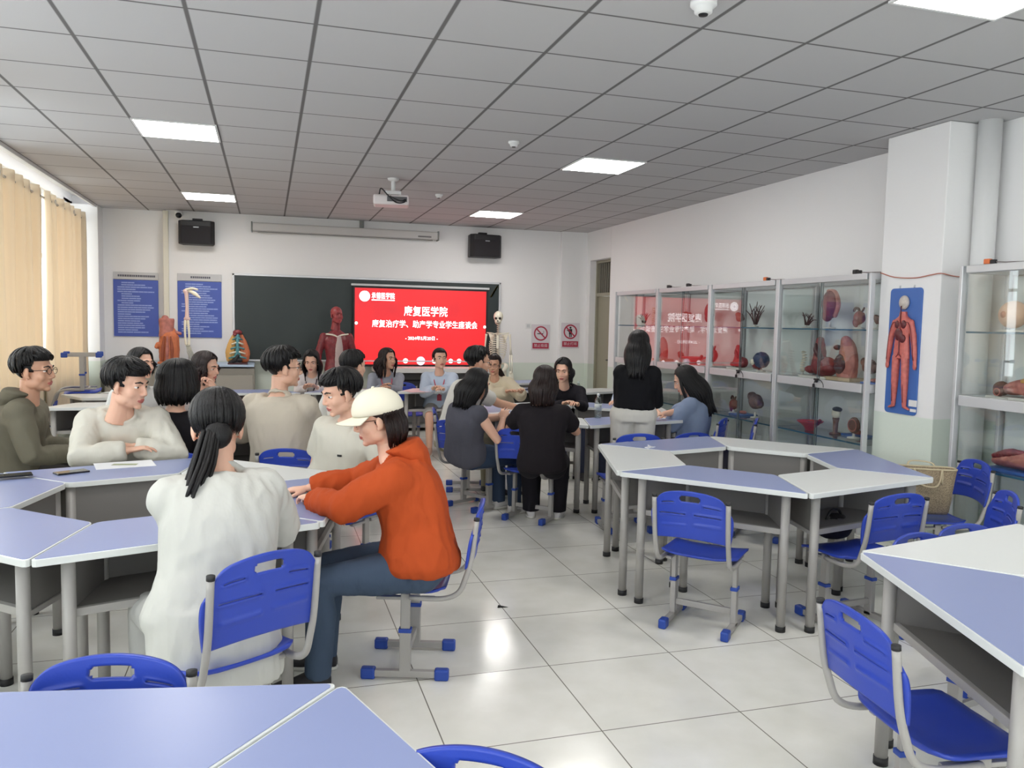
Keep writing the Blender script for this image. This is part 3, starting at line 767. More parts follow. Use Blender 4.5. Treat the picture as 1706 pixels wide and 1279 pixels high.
    # loudspeakers
    for i, (x, z, lb) in enumerate(((-.925, 2.745, 'black wall loudspeaker left of the projection screen housing'), (3.16, 2.755, 'black wall loudspeaker right of the projection screen housing'))):
        t = thing('loudspeaker', lb, 'loudspeaker', (x, yb-.09, z), .10 if i else -.02, 'black loudspeakers')
        w = .235 if i == 0 else .255; h = .16 if i == 0 else .17
        poly = [(-w*.86, .1), (w*.86, .1), (w, -.09), (w*.8, -.16), (-w*.8, -.16), (-w, -.09)]
        g = G()
        g.prism(poly, -h, h); g.build('cabinet', M_BLACK, t, bevel=.012)
        gr = G(); gr.prism([(w*.97, -.098), (w*.79, -.166), (-w*.79, -.166), (-w*.97, -.098), (-w*.9, -.05), (w*.9, -.05)], -h*.9, h*.55); gr.build('grille', mat('speaker_grille', (36, 34, 38), .8, bump=.4, bscale=300), t, bevel=.006)
        G().box((0, -.167, h*.42), (.07, .004, .014)).build('badge', mat('silver_badge', (170, 172, 176), .3, .5), t)
        G().box((0, .06, h+.02), (.13, .06, .05)).build('bracket', M_BLACK, t, bevel=.004)
    # projection screen housing
    t = thing('projection_screen_housing', 'long white housing of a rolled-up projection screen below the ceiling', 'projection screen', (1.12, yb, 2.875))
    g = G(); g.prism([(-1.325, -.13), (1.325, -.13), (1.325, 0), (-1.325, 0)], -.055, .06)
    g.build('case', mat('housing_white', (196, 194, 192), .5), t, bevel=.016)
    G().box((0, -.075, -.062), (2.5, .035, .02)).build('screen_bar', mat('bar_grey', (140, 138, 136), .5), t, bevel=.004)
    for x in (-1.33, 1.33): G().box((x, -.065, .0), (.02, .15, .14)).build('end_cap', mat('cap_grey', (120, 124, 122), .5), t, bevel=.006)
    G().box((1.12, -.132, -.02), (.2, .003, .022)).build('maker_plate', mat('plate_grey', (110, 108, 110), .5), t)
    g = G(); g.box((.2, -.06, .12), (.06, .05, .1)); g.build('hanger', mat('cap_grey'), t)
    # projector hanging from the ceiling
    p = at(652, 297, z=CEIL); d = float(np.dot(p-CO, CF))
    q = at(651, 334, d=d*1.0)
    t = thing('projector', 'white projector hanging from the ceiling on a pole, black cables on it', 'projector', (p[0], p[1], q[2]), -.15)
    mwp = mat('projector_white', (216, 208, 208), .4)
    H = CEIL-q[2]
    G().box((0, 0, -.005), (.36, .27, .10)).build('body', mwp, t, bevel=.022, seg=3)
    g = G(); g.cyl((.02, 0, .07), (.02, 0, H), .022, 14); g.build('pole', M_WHITE, t)
    g = G(); g.lathe([(.001, H), (.06, H), (.055, H-.02), (.03, H-.03), (.001, H-.03)], (.02, 0, 0)); g.build('ceiling_plate', M_WHITE, t)
    g = G(); g.box((.02, 0, .075), (.16, .12, .035)); g.box((-.05, 0, .055), (.02, .1, .02)); g.box((.09, 0, .055), (.02, .1, .02)); g.build('mount_bracket', M_WHITE, t, bevel=.003)
    g = G()
    g.tube(smooth_path([(-.12, -.1, .045), (-.1, -.14, .1), (-.03, -.16, .03), (.05, -.155, -.035), (.13, -.15, -.03), (.15, -.13, .01)]), .007, 7)
    g.build('cable', M_BLACK, t); g = G(); g.tube(smooth_path([(-.03, -.11, .045), (.02, -.15, .01), (.1, -.16, -.02), (.14, -.14, 0)]), .006, 7); g.build('cable', M_BLACK, t)
    g = G(); g.box((.06, -.137, 0.0), (.2, .006, .05)); g.build('port_panel', mat('port_grey', (92, 90, 92), .5), t)
    g = G(); g.lathe([(.001, 0), (.035, 0), (.04, .03), (.001, .03)]); g.xform(R=rotx(-PI/2), t=(.1, .12, 0)); g.build('lens', M_BLACK, t)
# ------------------------------------------------------------------ glass display cabinets
CABX, CABY = 4.42, [5.11, 6.29, 7.46, 8.65, 9.85]
def build_cabinets():
    gp = glass_material('cabinet_glass', (.98, .992, .988, 1), .07, 1.0)
    gs = glass_material('shelf_glass', (.93, .97, .975, 1), .05, 1.0)
    medge = mat('glass_edge', (58, 104, 128), .2, spec=.6)
    medge2 = mat('pane_edge_grey', (98, 112, 116), .3); mback = mat('cabinet_back', (222, 227, 227), .4)
    def cabinet(y0, y1, label, first=None):
        L = y1-y0; yc = (y0+y1)/2; X0 = CABX; D = XR-.012-CABX
        t = thing('display_cabinet', label, 'display cabinet', (X0, yc, 0), 0, 'glass display cabinets')
        g = G(); h = L/2-.0
        for x in (.022, D-.022):
            for y in (-h+.025, h-.025): g.box((x, y+math.copysign(.012, y), 1.02), (.044, .026, 2.04))
        for z, hh in ((2.015, .05), (1.145, .07), (.06, .12)):
            for x in (.02, D-.02): g.box((x, 0, z), (.036, L-.1, hh))
            for y in (-h+.02, h-.02): g.box((D/2, y, z), (D-.088, .03, hh))
        g.build('frame', M_ALU, t, bevel=.004)
        G().box((D/2, 0, 2.032), (D-.02, L-.02, .012)).build('top_board', gs, t)
        G().box((D/2, 0, .13), (D-.05, L-.06, .015)).build('bottom_board', mback, t)
        G().box((D-.006, 0, 1.05), (.008, L-.09, 1.86)).build('back_panel', mback, t)
        G().box((D/2, 0, 1.165), (D-.06, L-.06, .012)).build('middle_board', mback, t)
        for z in (1.60, .70):
            s = G().box((D/2+.012, 0, z), (D-.08, L-.07, .009)).build('glass_shelf', gs, t)
            G().box((.036, 0, z), (.006, L-.10, .012)).build('shelf_edge', medge, s)
        for z0, z1 in ((1.18, 1.99), (.12, 1.11)):
            for k in range(2):
                w = (L-.1)/2+.02; yy = -L/4+.02 if k == 0 else L/4-.02
                p = G().box((.016+.014*k, yy, (z0+z1)/2), (.005, w, z1-z0)).build('sliding_pane', gp, t)
                g = G(); g.box((.016+.014*k, yy+(w/2-.002)*(1 if k == 0 else -1), (z0+z1)/2), (.007, .004, z1-z0)); g.build('pane_edge', medge2, p)
            for s in (-1, 1): G().box((D/2, s*(h-.006), (z0+z1)/2), (D-.09, .005, z1-z0)).build('side_pane', gp, t)
        # black sliding-door lock with its key
        g = G(); g.cyl((-.003, -.02, 1.165), (-.02, -.02, 1.165), .013, 10); g.box((-.012, -.02, 1.18), (.012, .05, .014))
        lk = g.build('lock', M_BLACK, t)
        g = G(); g.tube(smooth_path([(-.012, -.045, 1.18), (-.02, -.09, 1.175), (-.022, -.12, 1.15), (-.02, -.125, 1.12)]), .003, 6); g.box((-.012, .01, 1.125), (.008, .022, .03)); g.cyl((-.012, .0, 1.16), (-.012, .01, 1.13), .003, 6)
        g.build('lock_key', M_BLACK, lk)
        return t
    names = ['glass display cabinet next to the column with the blue figure board', 'glass display cabinet second from the column, partly mirroring the red screen',
             'glass display cabinet third from the column, the red screen mirrored in it', 'glass display cabinet nearest the door']
    for i in range(4): cabinet(CABY[i], CABY[i+1], names[i])
    cabinet(2.95, 4.29, 'glass display cabinet at the right edge of the photo, past the pipe')
    # plugs on the cabinet tops
    mo = mat('orange_plastic', (214, 112, 60), .45)
    for i, (px, py, dd, lb, org) in enumerate(((1430, 452, 5.3, 'small black clip with cable on top of the first cabinet', 0), (1279, 464, 6.5, 'small orange and black clip near the joint of the first two cabinets', 1),
                              (1145, 476, 7.95, 'small black clip on top of the third cabinet', 0), (1121, 475, 8.4, 'small black clip on top by the joint of the last two cabinets', 0), (1668, 429, 4.08, 'orange and black clip with wire on top of the right-edge cabinet', 1))):
        t = thing('cable_clip', lb, 'clip', (CABX+.03, dd, 2.04), 0, 'clips on the cabinet tops')
        G().box((0, .02, .018), (.03, .045, .034)).build('plug', mo if org else M_BLACK, t, bevel=.005)
        G().box((0, -.022, .014), (.028, .035, .028)).build('socket', M_BLACK, t, bevel=.005)
        g = G(); g.tube(smooth_path([(0, -.04, .012), (.02, -.09, .008), (.01, -.16, .005), (.05, -.2, .005)]), .004, 6); g.build('wire', mat('grey_wire', (120, 110, 108), .5), t)
    # drooping wire across the column
    g = G(); g.tube(smooth_path([(4.495, 5.1, 2.04), (4.492, 4.95, 2.0), (4.49, 4.75, 1.985), (4.492, 4.6, 2.0), (4.494, 4.515, 2.005), (4.6, 4.512, 1.99), (4.7, 4.5, 1.985)]), .0045, 6)
    tag(g.build('wire', mat('red_wire', (186, 120, 104), .5)), 'thin reddish wire slung across the white column', 'wire')
# ================================================================== PEOPLE
M_SKIN = mat('skin', (222, 176, 152), .5, sss=.12)
M_SKIN2 = mat('skin_tan', (206, 158, 132), .5, sss=.12)
M_LIP = mat('lip', (178, 98, 92), .45); M_EYE = mat('eye_white', (232, 228, 224), .25); M_IRIS = mat('dark_iris', (28, 20, 18), .2); M_BROW = mat('brow', (46, 34, 30), .7)
def hair_mat(name, col):
    return mat(name, col, .38, spec=.3, bump=.35, bscale=40, stretch=(9, 9, .6))
M_HAIR = hair_mat('black_hair', (15, 13, 15)); M_HAIRB = hair_mat('brown_black_hair', (34, 22, 21))
def cloth_mat(name, col, bump=.8, sc=13): return mat(name, col, .85, spec=.2, bump=bump, bscale=sc, stretch=(1, 1, .45))
_cache = {}
def rounded(g, a, b, r): return g.tube([a, b], r, 12, round_ends=True)
def head_geo(male):
    """a head in its own frame: face +Y, centre of the skull at the origin; (verts, faces, material index 0 skin 1 lip)"""
    key = ('head', male)
    if key in _cache: return _cache[key]
    g = G()
    g.ell((0, -.014, .034), (.074, .093, .086), nu=28, nv=18)
    g.ell((0, .022, -.03), (.063, .066, .082), nu=28, nv=18)
    j = 1.08 if male else 1.0
    g.ell((0, .034, -.078), (.046*j, .044, .034), nu=20, nv=12); g.ell((0, .066, -.1), (.022*j, .017, .014))
    for s in (-1, 1):
        g.ell((s*.038, .052, -.03), (.026, .026, .03)); g.ell((s*.043*j, .008, -.066), (.018, .04, .03))
        g.ell((s*.012, .094, -.034), (.009, .010, .008))
        g.ell((s*.077, -.008, -.01), (.008, .019, .031), R=rotz(s*-.35) @ rotx(-.15)); g.ell((s*.075, .002, -.034), (.007, .010, .012))
        g.ell((s*.031, .071, .012), (.018, .012, .007))
    g.ell((0, .072, .026), (.05, .02, .014))
    g.tube([(0, .083, .016), (0, .096, -.012), (0, .103, -.03)], [(.007, .008), (.009, .010), (.011, .010)], 10, round_ends=True)
    g.ell((0, .083, -.061), (.024, .010, .0075)); g.ell((0, .081, -.072), (.020, .010, .008)); g.ell((0, .074, -.05), (.02, .012, .012))
    g.tube([(0, -.022, -.05), (0, -.03, -.12), (0, -.042, -.2)], [(.052, .055), (.05*j, .05), (.06*j, .056)], 16)
    V, F, N = remesh(g, .0045, 7, .5)
    mi = []
    for f in F:
        c = V[list(f)].mean(0)
        lip = abs(c[0]) < .022 and c[1] > .072 and abs(c[2]+.0665) < .0115*(1-(abs(c[0])/.026)**2)
        mi.append(1 if lip else 0)
    _cache[key] = (V, F, mi)
    return _cache[key]
def face_bits():
    """eyes and brows as extra shells of the head: 2 white, 3 iris, 4 brow, 0 lids"""
    if 'bits' in _cache: return _cache['bits']
    g = G()
    for s in (-1, 1):
        g.ell((s*.031, .069, .004), (.0125, .0108, .0098), mi=2, nu=14, nv=10)
        g.ell((s*.031, .0775, .0035), (.0056, .0042, .0056), mi=3, nu=10, nv=8)
        g.ell((s*.031, .0705, .0115), (.0165, .012, .006), mi=0, nu=14, nv=8); g.ell((s*.031, .0700, -.0055), (.015, .011, .0045), mi=0, nu=14, nv=8)
        g.tube([(s*.013, .0905, .024), (s*.03, .088, .0305), (s*.049, .072, .025)], [(.003, .004), (.0035, .005), (.0015, .003)], 6, mi=4)
    _cache['bits'] = g
    return g
def hand_geo(pose):
    """right hand: wrist at origin, fingers along +Y, palm facing -Z, thumb towards -X"""
    key = ('hand', pose)
    if key in _cache: return _cache[key]
    g = G(); curl = {'flat': .12, 'relaxed': .38, 'grip': .75}[pose]
    g.tube([(0, -.03, 0), (0, .0, 0), (.0, .03, 0), (.002, .065, .002), (.002, .088, .002)], [(.026, .019), (.028, .018), (.038, .016), (.041, .0145), (.036, .011)], 14)
    g.ell((-.024, .03, -.008), (.016, .028, .012))
    for x, y, L, r, sp in ((-.030, .082, .070, .0085, -.07), (-.0105, .088, .078, .0088, -.02), (.0105, .086, .072, .0084, .03), (.029, .076, .056, .0076, .09)):
        p = np.array([x, y-.012, .002]); a = -.05; path = [p]; d = np.array([sp, 1, 0]); d /= np.linalg.norm(d)
        for k, fr in enumerate((.16, .44, .24, .16)):
            p = p+L*1.1*fr*(d*math.cos(a)+np.array([0, 0, math.sin(a)])); path.append(p); a -= curl*(.55 if k == 0 else 1.0)
        g.tube(path, [r*1.08, r*1.05, r, r*.92, r*.82], 8, round_ends=True)
    a = curl
    g.tube([(-.022, .018, -.006), (-.042, .042, -.012), (-.05, .066, -.014-.012*a), (-.05+.012*a, .088, -.018-.018*a)], [.0125, .0115, .0098, .0085], 8, round_ends=True)
    V, F, N = remesh(g, .0034, 2, .5)
    _cache[key] = (V, F); return _cache[key]
def ellring(c, x, y, rx, ry, n=20, e=2.4):
    out = []
    for j in range(n):
        t = 2*PI*j/n; cs, sn = math.cos(t), math.sin(t)
        k = (abs(cs)**e+abs(sn)**e)**(-1/e)
        out.append(np.asarray(c)+x*(rx*cs*k)+y*(ry*sn*k))
    return out
def ik(a, b, l1, l2, pole):
    a = np.asarray(a, float); b = np.asarray(b, float); d = b-a; L = np.linalg.norm(d); u = d/max(L, 1e-6)
    if L > (l1+l2)*.995: b = a+u*(l1+l2)*.995; L = (l1+l2)*.995
    k = (l1*l1-l2*l2+L*L)/(2*L); h = math.sqrt(max(l1*l1-k*k, 0)); p = np.asarray(pole, float); p = unit(p-u*np.dot(p, u))
    return a+u*k+p*h, b
def wrinkle(V, N, amp, sc, seed, stretch=(1, 1, .45)):
    out = V.copy()
    for i in range(len(V)):
        p = V[i]*np.array(stretch)*sc+seed
        q = mnoise.noise(Vector(p)); q2 = 1-abs(mnoise.noise(Vector(p*2.1+3.7)))*2
        out[i] = V[i]+N[i]*(amp*(q*.9+.55*q2))
    return out
def mesh_from(name, parts, mats, parent=None):
    g = G()
    for V, F, mi in parts: g.add(V.tolist() if isinstance(V, np.ndarray) else V, F, 0, True); g.mi[-len(F):] = mi if isinstance(mi, list) else [mi]*len(F)
    me = bpy.data.meshes.new(name); me.from_pydata(g.v, [], g.f)
    for m in mats: me.materials.append(m)
    me.polygons.foreach_set('material_index', g.mi); me.polygons.foreach_set('use_smooth', [True]*len(g.f)); me.update()
    return link(name, me, parent)
# ---------------------------------------------------------------- hair
def hair_geo(style, seed=0, length=.3, part=0.0, vol=1.0):
    key = ('hair', style, seed, length, part, vol)
    if key in _cache: return _cache[key]
    rr = random.Random(seed*7+3); g = G(); C = np.array([0, -.016, .036]); Rr = np.array([.083, .103, .094])*np.array([vol, vol, .5+.5*vol])
    short = style in ('short', 'crop')
    capped = style == 'capped'
    def capfn(v):
        x, y, z = v
        face = y > .28 and z < (.52 if style not in ('fringe', 'short') else .34) and abs(x) < .93
        low = z < (-.55 if short else -.65)
        side = short and z < -.02-.25*max(0, -y) and y > -.45
        k = .80 if (face or low or side) else 1.0
        if capped and z > .1: k = .93
        return (x*k, y*k, z*k)
    g.ell(C, Rr, nu=40, nv=26, fn=capfn)
    if short or style in ('tied', 'bun'):
        def under(v):
            x, y, z = v
            cut = (y > .40 and z < .45) or (z < -.42 and y > -.32) or z < -.86
            return (x*.86, y*.86, z*.86) if cut else (x, y, z)
        g.ell((0, -.014, .034), (.0775, .0975, .0895), nu=44, nv=30, fn=under)
    N = 250 if not short else 330
    for i in range(N):
        az = 2*PI*(i+rr.random()*.8)/N                # 0 = towards +X, PI/2 = face
        fx, fy = math.cos(az), math.sin(az)
        front = fy > .35
        layer = rr.choice((1.0, 1.025, 1.05))
        th0 = rr.uniform(.0, .5) if not short else rr.uniform(.0, 1.0)
        path = []; ra = []
        drop = 0.0
        if short:
            sw = part if part else .25
            az2 = az+sw*(.4+rr.random()*.9)*(1 if front else .4)
            if front: th1 = rr.uniform(1.0, 1.34)
            elif fy > -.2: th1 = rr.uniform(1.2, 1.66)
            else: th1 = rr.uniform(1.5, 2.2)
            if style == 'crop': th1 -= .12
            layer = rr.uniform(.98, 1.09)
        elif style in ('bun', 'tied'):
            th0 = rr.uniform(0, .3); th1 = 1.05 if front else (1.62 if fy > -.3 else rr.uniform(1.9, 2.35)); az2 = az
        else:
            if capped: th0 = 1.52
            if fy > .45:
                if style == 'fringe': th1 = rr.uniform(1.2, 1.36); az2 = az
                else:                               # parted: front hair swept to the sides and down
                    s = 1 if fx >= part else -1
                    az2 = PI/2-s*(1.02+rr.uniform(0, .3)); th1 = 1.62; drop = length
            else: th1 = 1.75; az2 = az; drop = length
        if capped and fy > -.12: continue
        for k in range(9):
            t = k/8; th = th0+(th1-th0)*t; a = az+(az2-az)*min(1, t*1.25)
            d = np.array([math.sin(th)*math.cos(a), math.sin(th)*math.sin(a), math.cos(th)])
            path.append(C+d*Rr*(layer*1.01 if not short else (1.0+(layer-.97)*math.sin(PI*min(1, .15+t*.8)))))
            ra.append((.0095 if short else .009)*math.sin(PI*(.25+.72*t)) if not drop else .0092*(.4+.6*min(1, t*2)))
        if drop:
            p = path[-1].copy(); n = max(3, int(drop/.04)); L = drop*rr.uniform(.84, 1.03)
            out = unit(np.array([p[0], p[1]-C[1], 0]))
            wig = rr.uniform(-1, 1)
            for k in range(1, n+1):
                t = k/n; q = p.copy(); q[2] -= L*t
                if style in ('bob', 'capped'): q += -out*(.014*t*t)+out*(.016*math.sin(PI*t))
                else:
                    q += out*(.026*math.sin(PI*min(1, t*1.4)))+np.array([-(p[0])*.02*t, -.04*math.sin(PI*.5*min(1, t*1.6)) if p[1] < .03 else .0, 0])
                    if style == 'wavy': q += np.array([.012*math.sin(t*9+wig*3), .012*math.cos(t*8+wig*2), 0])
                path.append(q); ra.append(.0098*(1-.65*max(0, t-.5)/.5))
        g.tube(path, [(r, r*.55) for r in ra], 6, up=(0, 0.1, 1))
    if style == 'bun':
        g.ell((0, -.115, .05), (.036, .034, .034))
        for i in range(14):
            a = 2*PI*i/14; g.tube([(.03*math.cos(a+b), -.115+.012*math.sin(b*2)-.022*(b > 1), .05+.03*math.sin(a+b)) for b in np.linspace(0, 2.4, 7)], .008, 5)
    if style == 'tied':                             # low ponytail with a loose twist, over one shoulder blade
        g.ell((0, -.105, -.035), (.045, .03, .05))
        for i in range(60):
            a = rr.uniform(0, 2*PI); r = rr.uniform(0, .030)
            p = np.array([-.03+r*math.cos(a), -.118+r*math.sin(a)*.7, -.05]); L = length*rr.uniform(.85, 1.05)
            g.tube(smooth_path([p+np.array([.01, .02, .03]), p, p+np.array([-.02+.2*r*math.cos(a), -.02, -L*.35]), p+np.array([-.05, -.03+r*math.sin(a), -L*.7]), p+np.array([-.075-r*math.cos(a)*.4, -.025, -L])], 3), [(.0075, .006)]*12+[(.003, .002)], 6)
    _cache[key] = g
    return g
# ---------------------------------------------------------------- the figure
def person(label, hip, face, head, hface=None, hpitch=0.0, hroll=0.0, male=False, seat=.43, hands=None, feet=None, standing=False, group=None,
           top=(230, 230, 230), sleeve='long', topname='shirt', toplen='hip', legs=(60, 66, 86), legname='trousers', shoes=(40, 38, 40), hair=('long', 0, .3), hairm=None,
           skin=None, pose=('relaxed', 'relaxed'), twist=0.0, glasses=False, hood=False, cap=False, collar=True, lanyard=None, loose=0.0, sh=None, wr=.004, visible_legs=True, legw=1.0, voxel=.011, elbow=None, mats=None, open_shirt=False, hscale=1.0):
    """hip: (x, y) world; face: world heading of the pelvis; head: world centre of the head; hands: [right, left] world wrist targets"""
    hip = np.array([hip[0], hip[1], 0.0]); Rw = rotz(face-PI/2)
    loc = lambda p: Rw.T @ (np.asarray(p, float)-hip)
    sw = sh or (.195 if male else .172); k = 1.06 if male else 1.0
    H = loc(head); hf = face if hface is None else hface
    Rh = rotz(hf-face) @ rotx(hpitch) @ roty(hroll)
    P = np.array([0, 0, seat+.095 if not standing else seat])
    N = H+Rh @ np.array([0, -.038, -.165]); N = N*.65+.35*(H+np.array([0, -.045, -.175]))
    axis = unit(N-P); L = np.linalg.norm(N-P)
    fwd0 = np.array([0, 1.0, 0]); X0 = np.array([1.0, 0, 0])
    Xs = rotz(twist) @ X0
    def spine(t): return P+(N-P)*t-fwd0*(.035*math.sin(PI*t))*(0 if standing else 1)-np.array([0, 0, 0])
    def frame(t):
        x = unit(X0*(1-t)+Xs*t); z = unit(spine(min(1, t+.05))-spine(max(0, t-.05))); y = unit(np.cross(z, x)); return np.cross(y, z), y
    # torso profile (t, half width, half depth)
    prof = [(-.06, .15, .105), (.02, .168, .118), (.14, .160, .112), (.34, .140, .098), (.5, .148, .104), (.66, .162, .110), (.80, .172*sw/.172, .102), (.88, .142*sw/.172, .086), (.945, .098, .068), (1.02, .058, .056)]
    def torso(off, lo=-.06, hi=1.02, wide=0.0):
        rings = []
        for t, a, b in prof:
            if t < lo-1e-6 or t > hi+1e-6: continue
            x, y = frame(max(0, min(1, t))); o = off*(1 if t < .9 else .5)+wide*max(0, 1-t*1.2)
            rings.append(ellring(spine(t), x, y, (a*k if t < .8 else a)+o, b*k+o))
        return rings
    Sc = spine(.845); shs = [Sc+Xs*sw*.92, Sc-Xs*sw*.92]
    U, Fo = (.285, .25) if male else (.262, .235)
    hands = hands or [None, None]; el = []; wr_ = []
    for i in (0, 1):
        s = 1 if i == 0 else -1
        hd = loc(hands[i]) if hands[i] is not None else (shs[i]+np.array([s*.03, .16, -.40]) if not standing else shs[i]+np.array([s*.05, .02, -.5]))
        pole = np.array([s*.55, -.35, -.8]) if elbow is None else np.array([s*elbow[0], elbow[1], elbow[2]])
        e, h = ik(shs[i], hd, U, Fo, pole); el.append(e); wr_.append(h)
    # legs
    hips = [P+X0*.088, P-X0*.088]; kn = []; an = []
    TH, SHN = (.43, .42) if male else (.41, .40)
    for i in (0, 1):
        s = 1 if i == 0 else -1
        if feet is not None and feet[i] is not None: f = loc(feet[i])
        elif standing: f = np.array([s*.09, -.02, .08])
        else: f = np.array([s*.11, .43, .08])
        e, a = ik(hips[i]-np.array([0, 0, .02]), f, TH if not standing else (seat-.08)*.505, SHN if not standing else (seat-.08)*.505, np.array([s*.08, 1.0, .9 if not standing else .0])); kn.append(e); an.append(a)
    sk = skin or M_SKIN
    root_parts = []
    body = G()
    body.ring_loft(torso(-.025, lo=.02))
    body.tube([spine(.9), N*.5+spine(1.0)*.5, N, H+Rh @ np.array([0, -.03, -.10])], [(.075, .06), (.058*k, .056), (.052*k, .052), (.05*k, .05)], 14)
    for i in (0, 1):
        body.ell(shs[i], .052*k)
        body.tube([Sc*.4+shs[i]*.6, shs[i], shs[i]*.5+el[i]*.5, el[i], el[i]*.6+wr_[i]*.4, wr_[i]], [.055*k, .05*k, .043*k, .037*k, .036*k, (.027*k, .023*k)], 12, round_ends=True)
        body.tube([hips[i], hips[i]*.5+kn[i]*.5, kn[i], kn[i]*.65+an[i]*.35, an[i]], [.078*k, .070*k, .054*k, .05*k, .034*k], 14)
    V, F, Nn = remesh(body, voxel, 3)
    root_parts.append((V, F, 0))
    hV, hF, hm = head_geo(male)
    hs = .97*hscale if not male else 1.02*hscale
    put = lambda A: (np.asarray(A)*hs) @ Rh.T+H
    root_parts.append((put(hV), hF, hm))
    fb = face_bits(); root_parts.append((put(fb.v), fb.f, fb.mi))
    for i in (0, 1):
        hv, hf_ = hand_geo(pose[i]); hv = hv.copy()
        if i == 1: hv[:, 0] *= -1; hf_ = [tuple(reversed(f)) for f in hf_]
        d = unit(wr_[i]-el[i])
        d = unit(d+np.array([0, 0, -.0])); up = np.array([0, 0, 1.0]);
        if abs(d[2]) > .85: up = np.array([0, 1.0, 0]) if d[2] < 0 else np.array([0, -1.0, 0])
        x = unit(np.cross(d, up)); z = np.cross(x, d)
        R = np.stack([x, d, z], 1)
        root_parts.append((hv @ R.T*(1.0 if male else .93)+wr_[i]+d*.012, hf_, 0))
    root = mesh_from('person', root_parts, [sk, M_LIP, M_EYE, M_IRIS, M_BROW])
    root.location = hip; root.rotation_euler = (0, 0, face-PI/2)
    tag(root, label, 'person', group)
    sd = sum(map(ord, label)) % 97
    # --- top
    tl = {'crop': .10, 'waist': .02, 'hip': -.06, 'long': -.06}[toplen]
    g = G(); g.ring_loft(torso(.014+loose, lo=tl, hi=.99, wide=loose*1.2))
    if toplen == 'long':                            # a long hem over the seat
        x, y = frame(0)
        c = spine(0)
        g.ring_loft([ellring(c+np.array([0, -.02, .10]), X0, fwd0, .182*k+loose, .135+loose), ellring(c+np.array([0, -.03, -.03]), X0, fwd0, .195*k+loose, .15+loose), ellring(c+np.array([0, -.05, -.12]), X0, fwd0, .20*k+loose, .13+loose), ellring(c+np.array([0, -.07, -.20]), X0, fwd0, .19*k+loose, .11+loose)])
    so = .012+loose*.6
    for i in (0, 1):
        g.ell(shs[i], .058*k+so)
        a, b, c, d, e = Sc*.45+shs[i]*.55, shs[i], shs[i]*.5+el[i]*.5, el[i], wr_[i]
        if sleeve == 'long': g.tube([a, b, c, d, d*.55+e*.45, e-unit(e-d)*.01], [.062*k+so, .056*k+so, .05*k+so, .045*k+so, .043*k+so, .034*k+so*.8], 14)
        elif sleeve == 'elbow': g.tube([a, b, c, d+unit(c-d)*.01, d*.8+e*.2], [.064*k+so, .06*k+so, .058*k+so, .056*k+so, .052*k+so], 14)
        elif sleeve == 'short': g.tube([a, b, c, c*.7+d*.3], [.063*k+so, .058*k+so, .056*k+so, .056*k+so], 14)
        else: g.tube([a, b, b*.75+c*.25], [.055*k+so, .054*k+so, .052*k+so], 14)
    if collar:
        yv = frame(1)[1]; zz = unit(N-spine(.88)); nb0 = spine(1.0)*.6+N*.4
        ring = [nb0+Xs*(.066*k*math.cos(q))+yv*(.060*k*math.sin(q)+.004)+zz*(-.004-.018*math.sin(q)) for q in np.linspace(0, 2*PI, 26, endpoint=False)]
        g.tube(ring, [(.010, .017)]*26, 8, closed=True, up=tuple(zz))
    V, F, Nn = remesh(g, voxel, 9)
    V = wrinkle(V, Nn, wr, 9.0, sd)
    tm = cloth_mat(topname+'_cloth_%d_%d_%d' % top, top)
    topo = mesh_from(topname, [(V, F, 0)], [tm], root)
    nb = spine(.97)
    if hood:
        g = G(); yv = frame(1)[1]; zz = unit(N-spine(.9))
        b0 = nb-yv*.055
        g.ring_loft([ellring(b0+yv*.012+zz*.045, Xs, yv, .092, .058, 20), ellring(b0+zz*.03-yv*.018, Xs, yv, .116, .076, 20), ellring(b0-yv*.045-zz*.03, Xs, yv, .112, .06, 20), ellring(b0-yv*.058-zz*.10, Xs, yv, .075, .035, 20), ellring(b0-yv*.052-zz*.16, Xs, yv, .03, .02, 20)])
        V, F, Nn = remesh(g, .008, 3); V = wrinkle(V, Nn, .004, 16, sd)
        mesh_from('hood', [(V, F, 0)], [tm], topo)
    if lanyard:
        g = G(); yv = frame(1)[1]
        for s in (-1, 1): g.tube(smooth_path([nb+Xs*s*.06, spine(.9)+Xs*s*.06+yv*.105, spine(.72)+Xs*s*.03+yv*.145, spine(.55)+yv*.150], 5), [(.007, .003)]*16, 6)
        g.box(spine(.5)+yv*.152, (.055, .008, .085)); g.build('lanyard', mat('lanyard_%d_%d_%d' % lanyard, lanyard, .6), root)
    if open_shirt is True:
        g = G(); pts = []
        for t in np.linspace(.90, .12, 9):
            x, y = frame(t); b_ = np.interp(t, [q[0] for q in prof], [q[2] for q in prof])*k+.014+loose
            pts.append(spine(t)+y*(b_+.001)+x*.012)
        g.tube(pts, [(.014, .004)]*9, 8, up=tuple(X0 if False else frame(.5)[1])); g.build('placket', cloth_mat('placket_white', (212, 212, 208)), topo)
    if open_shirt == 'polo':
        x, y = frame(.66); g = G(); g.box(spine(.66)+y*(.110*k+.016+loose)-x*.07, (.030, .008, .012), rotz(0)); g.build('chest_emblem', M_BLACK, topo)
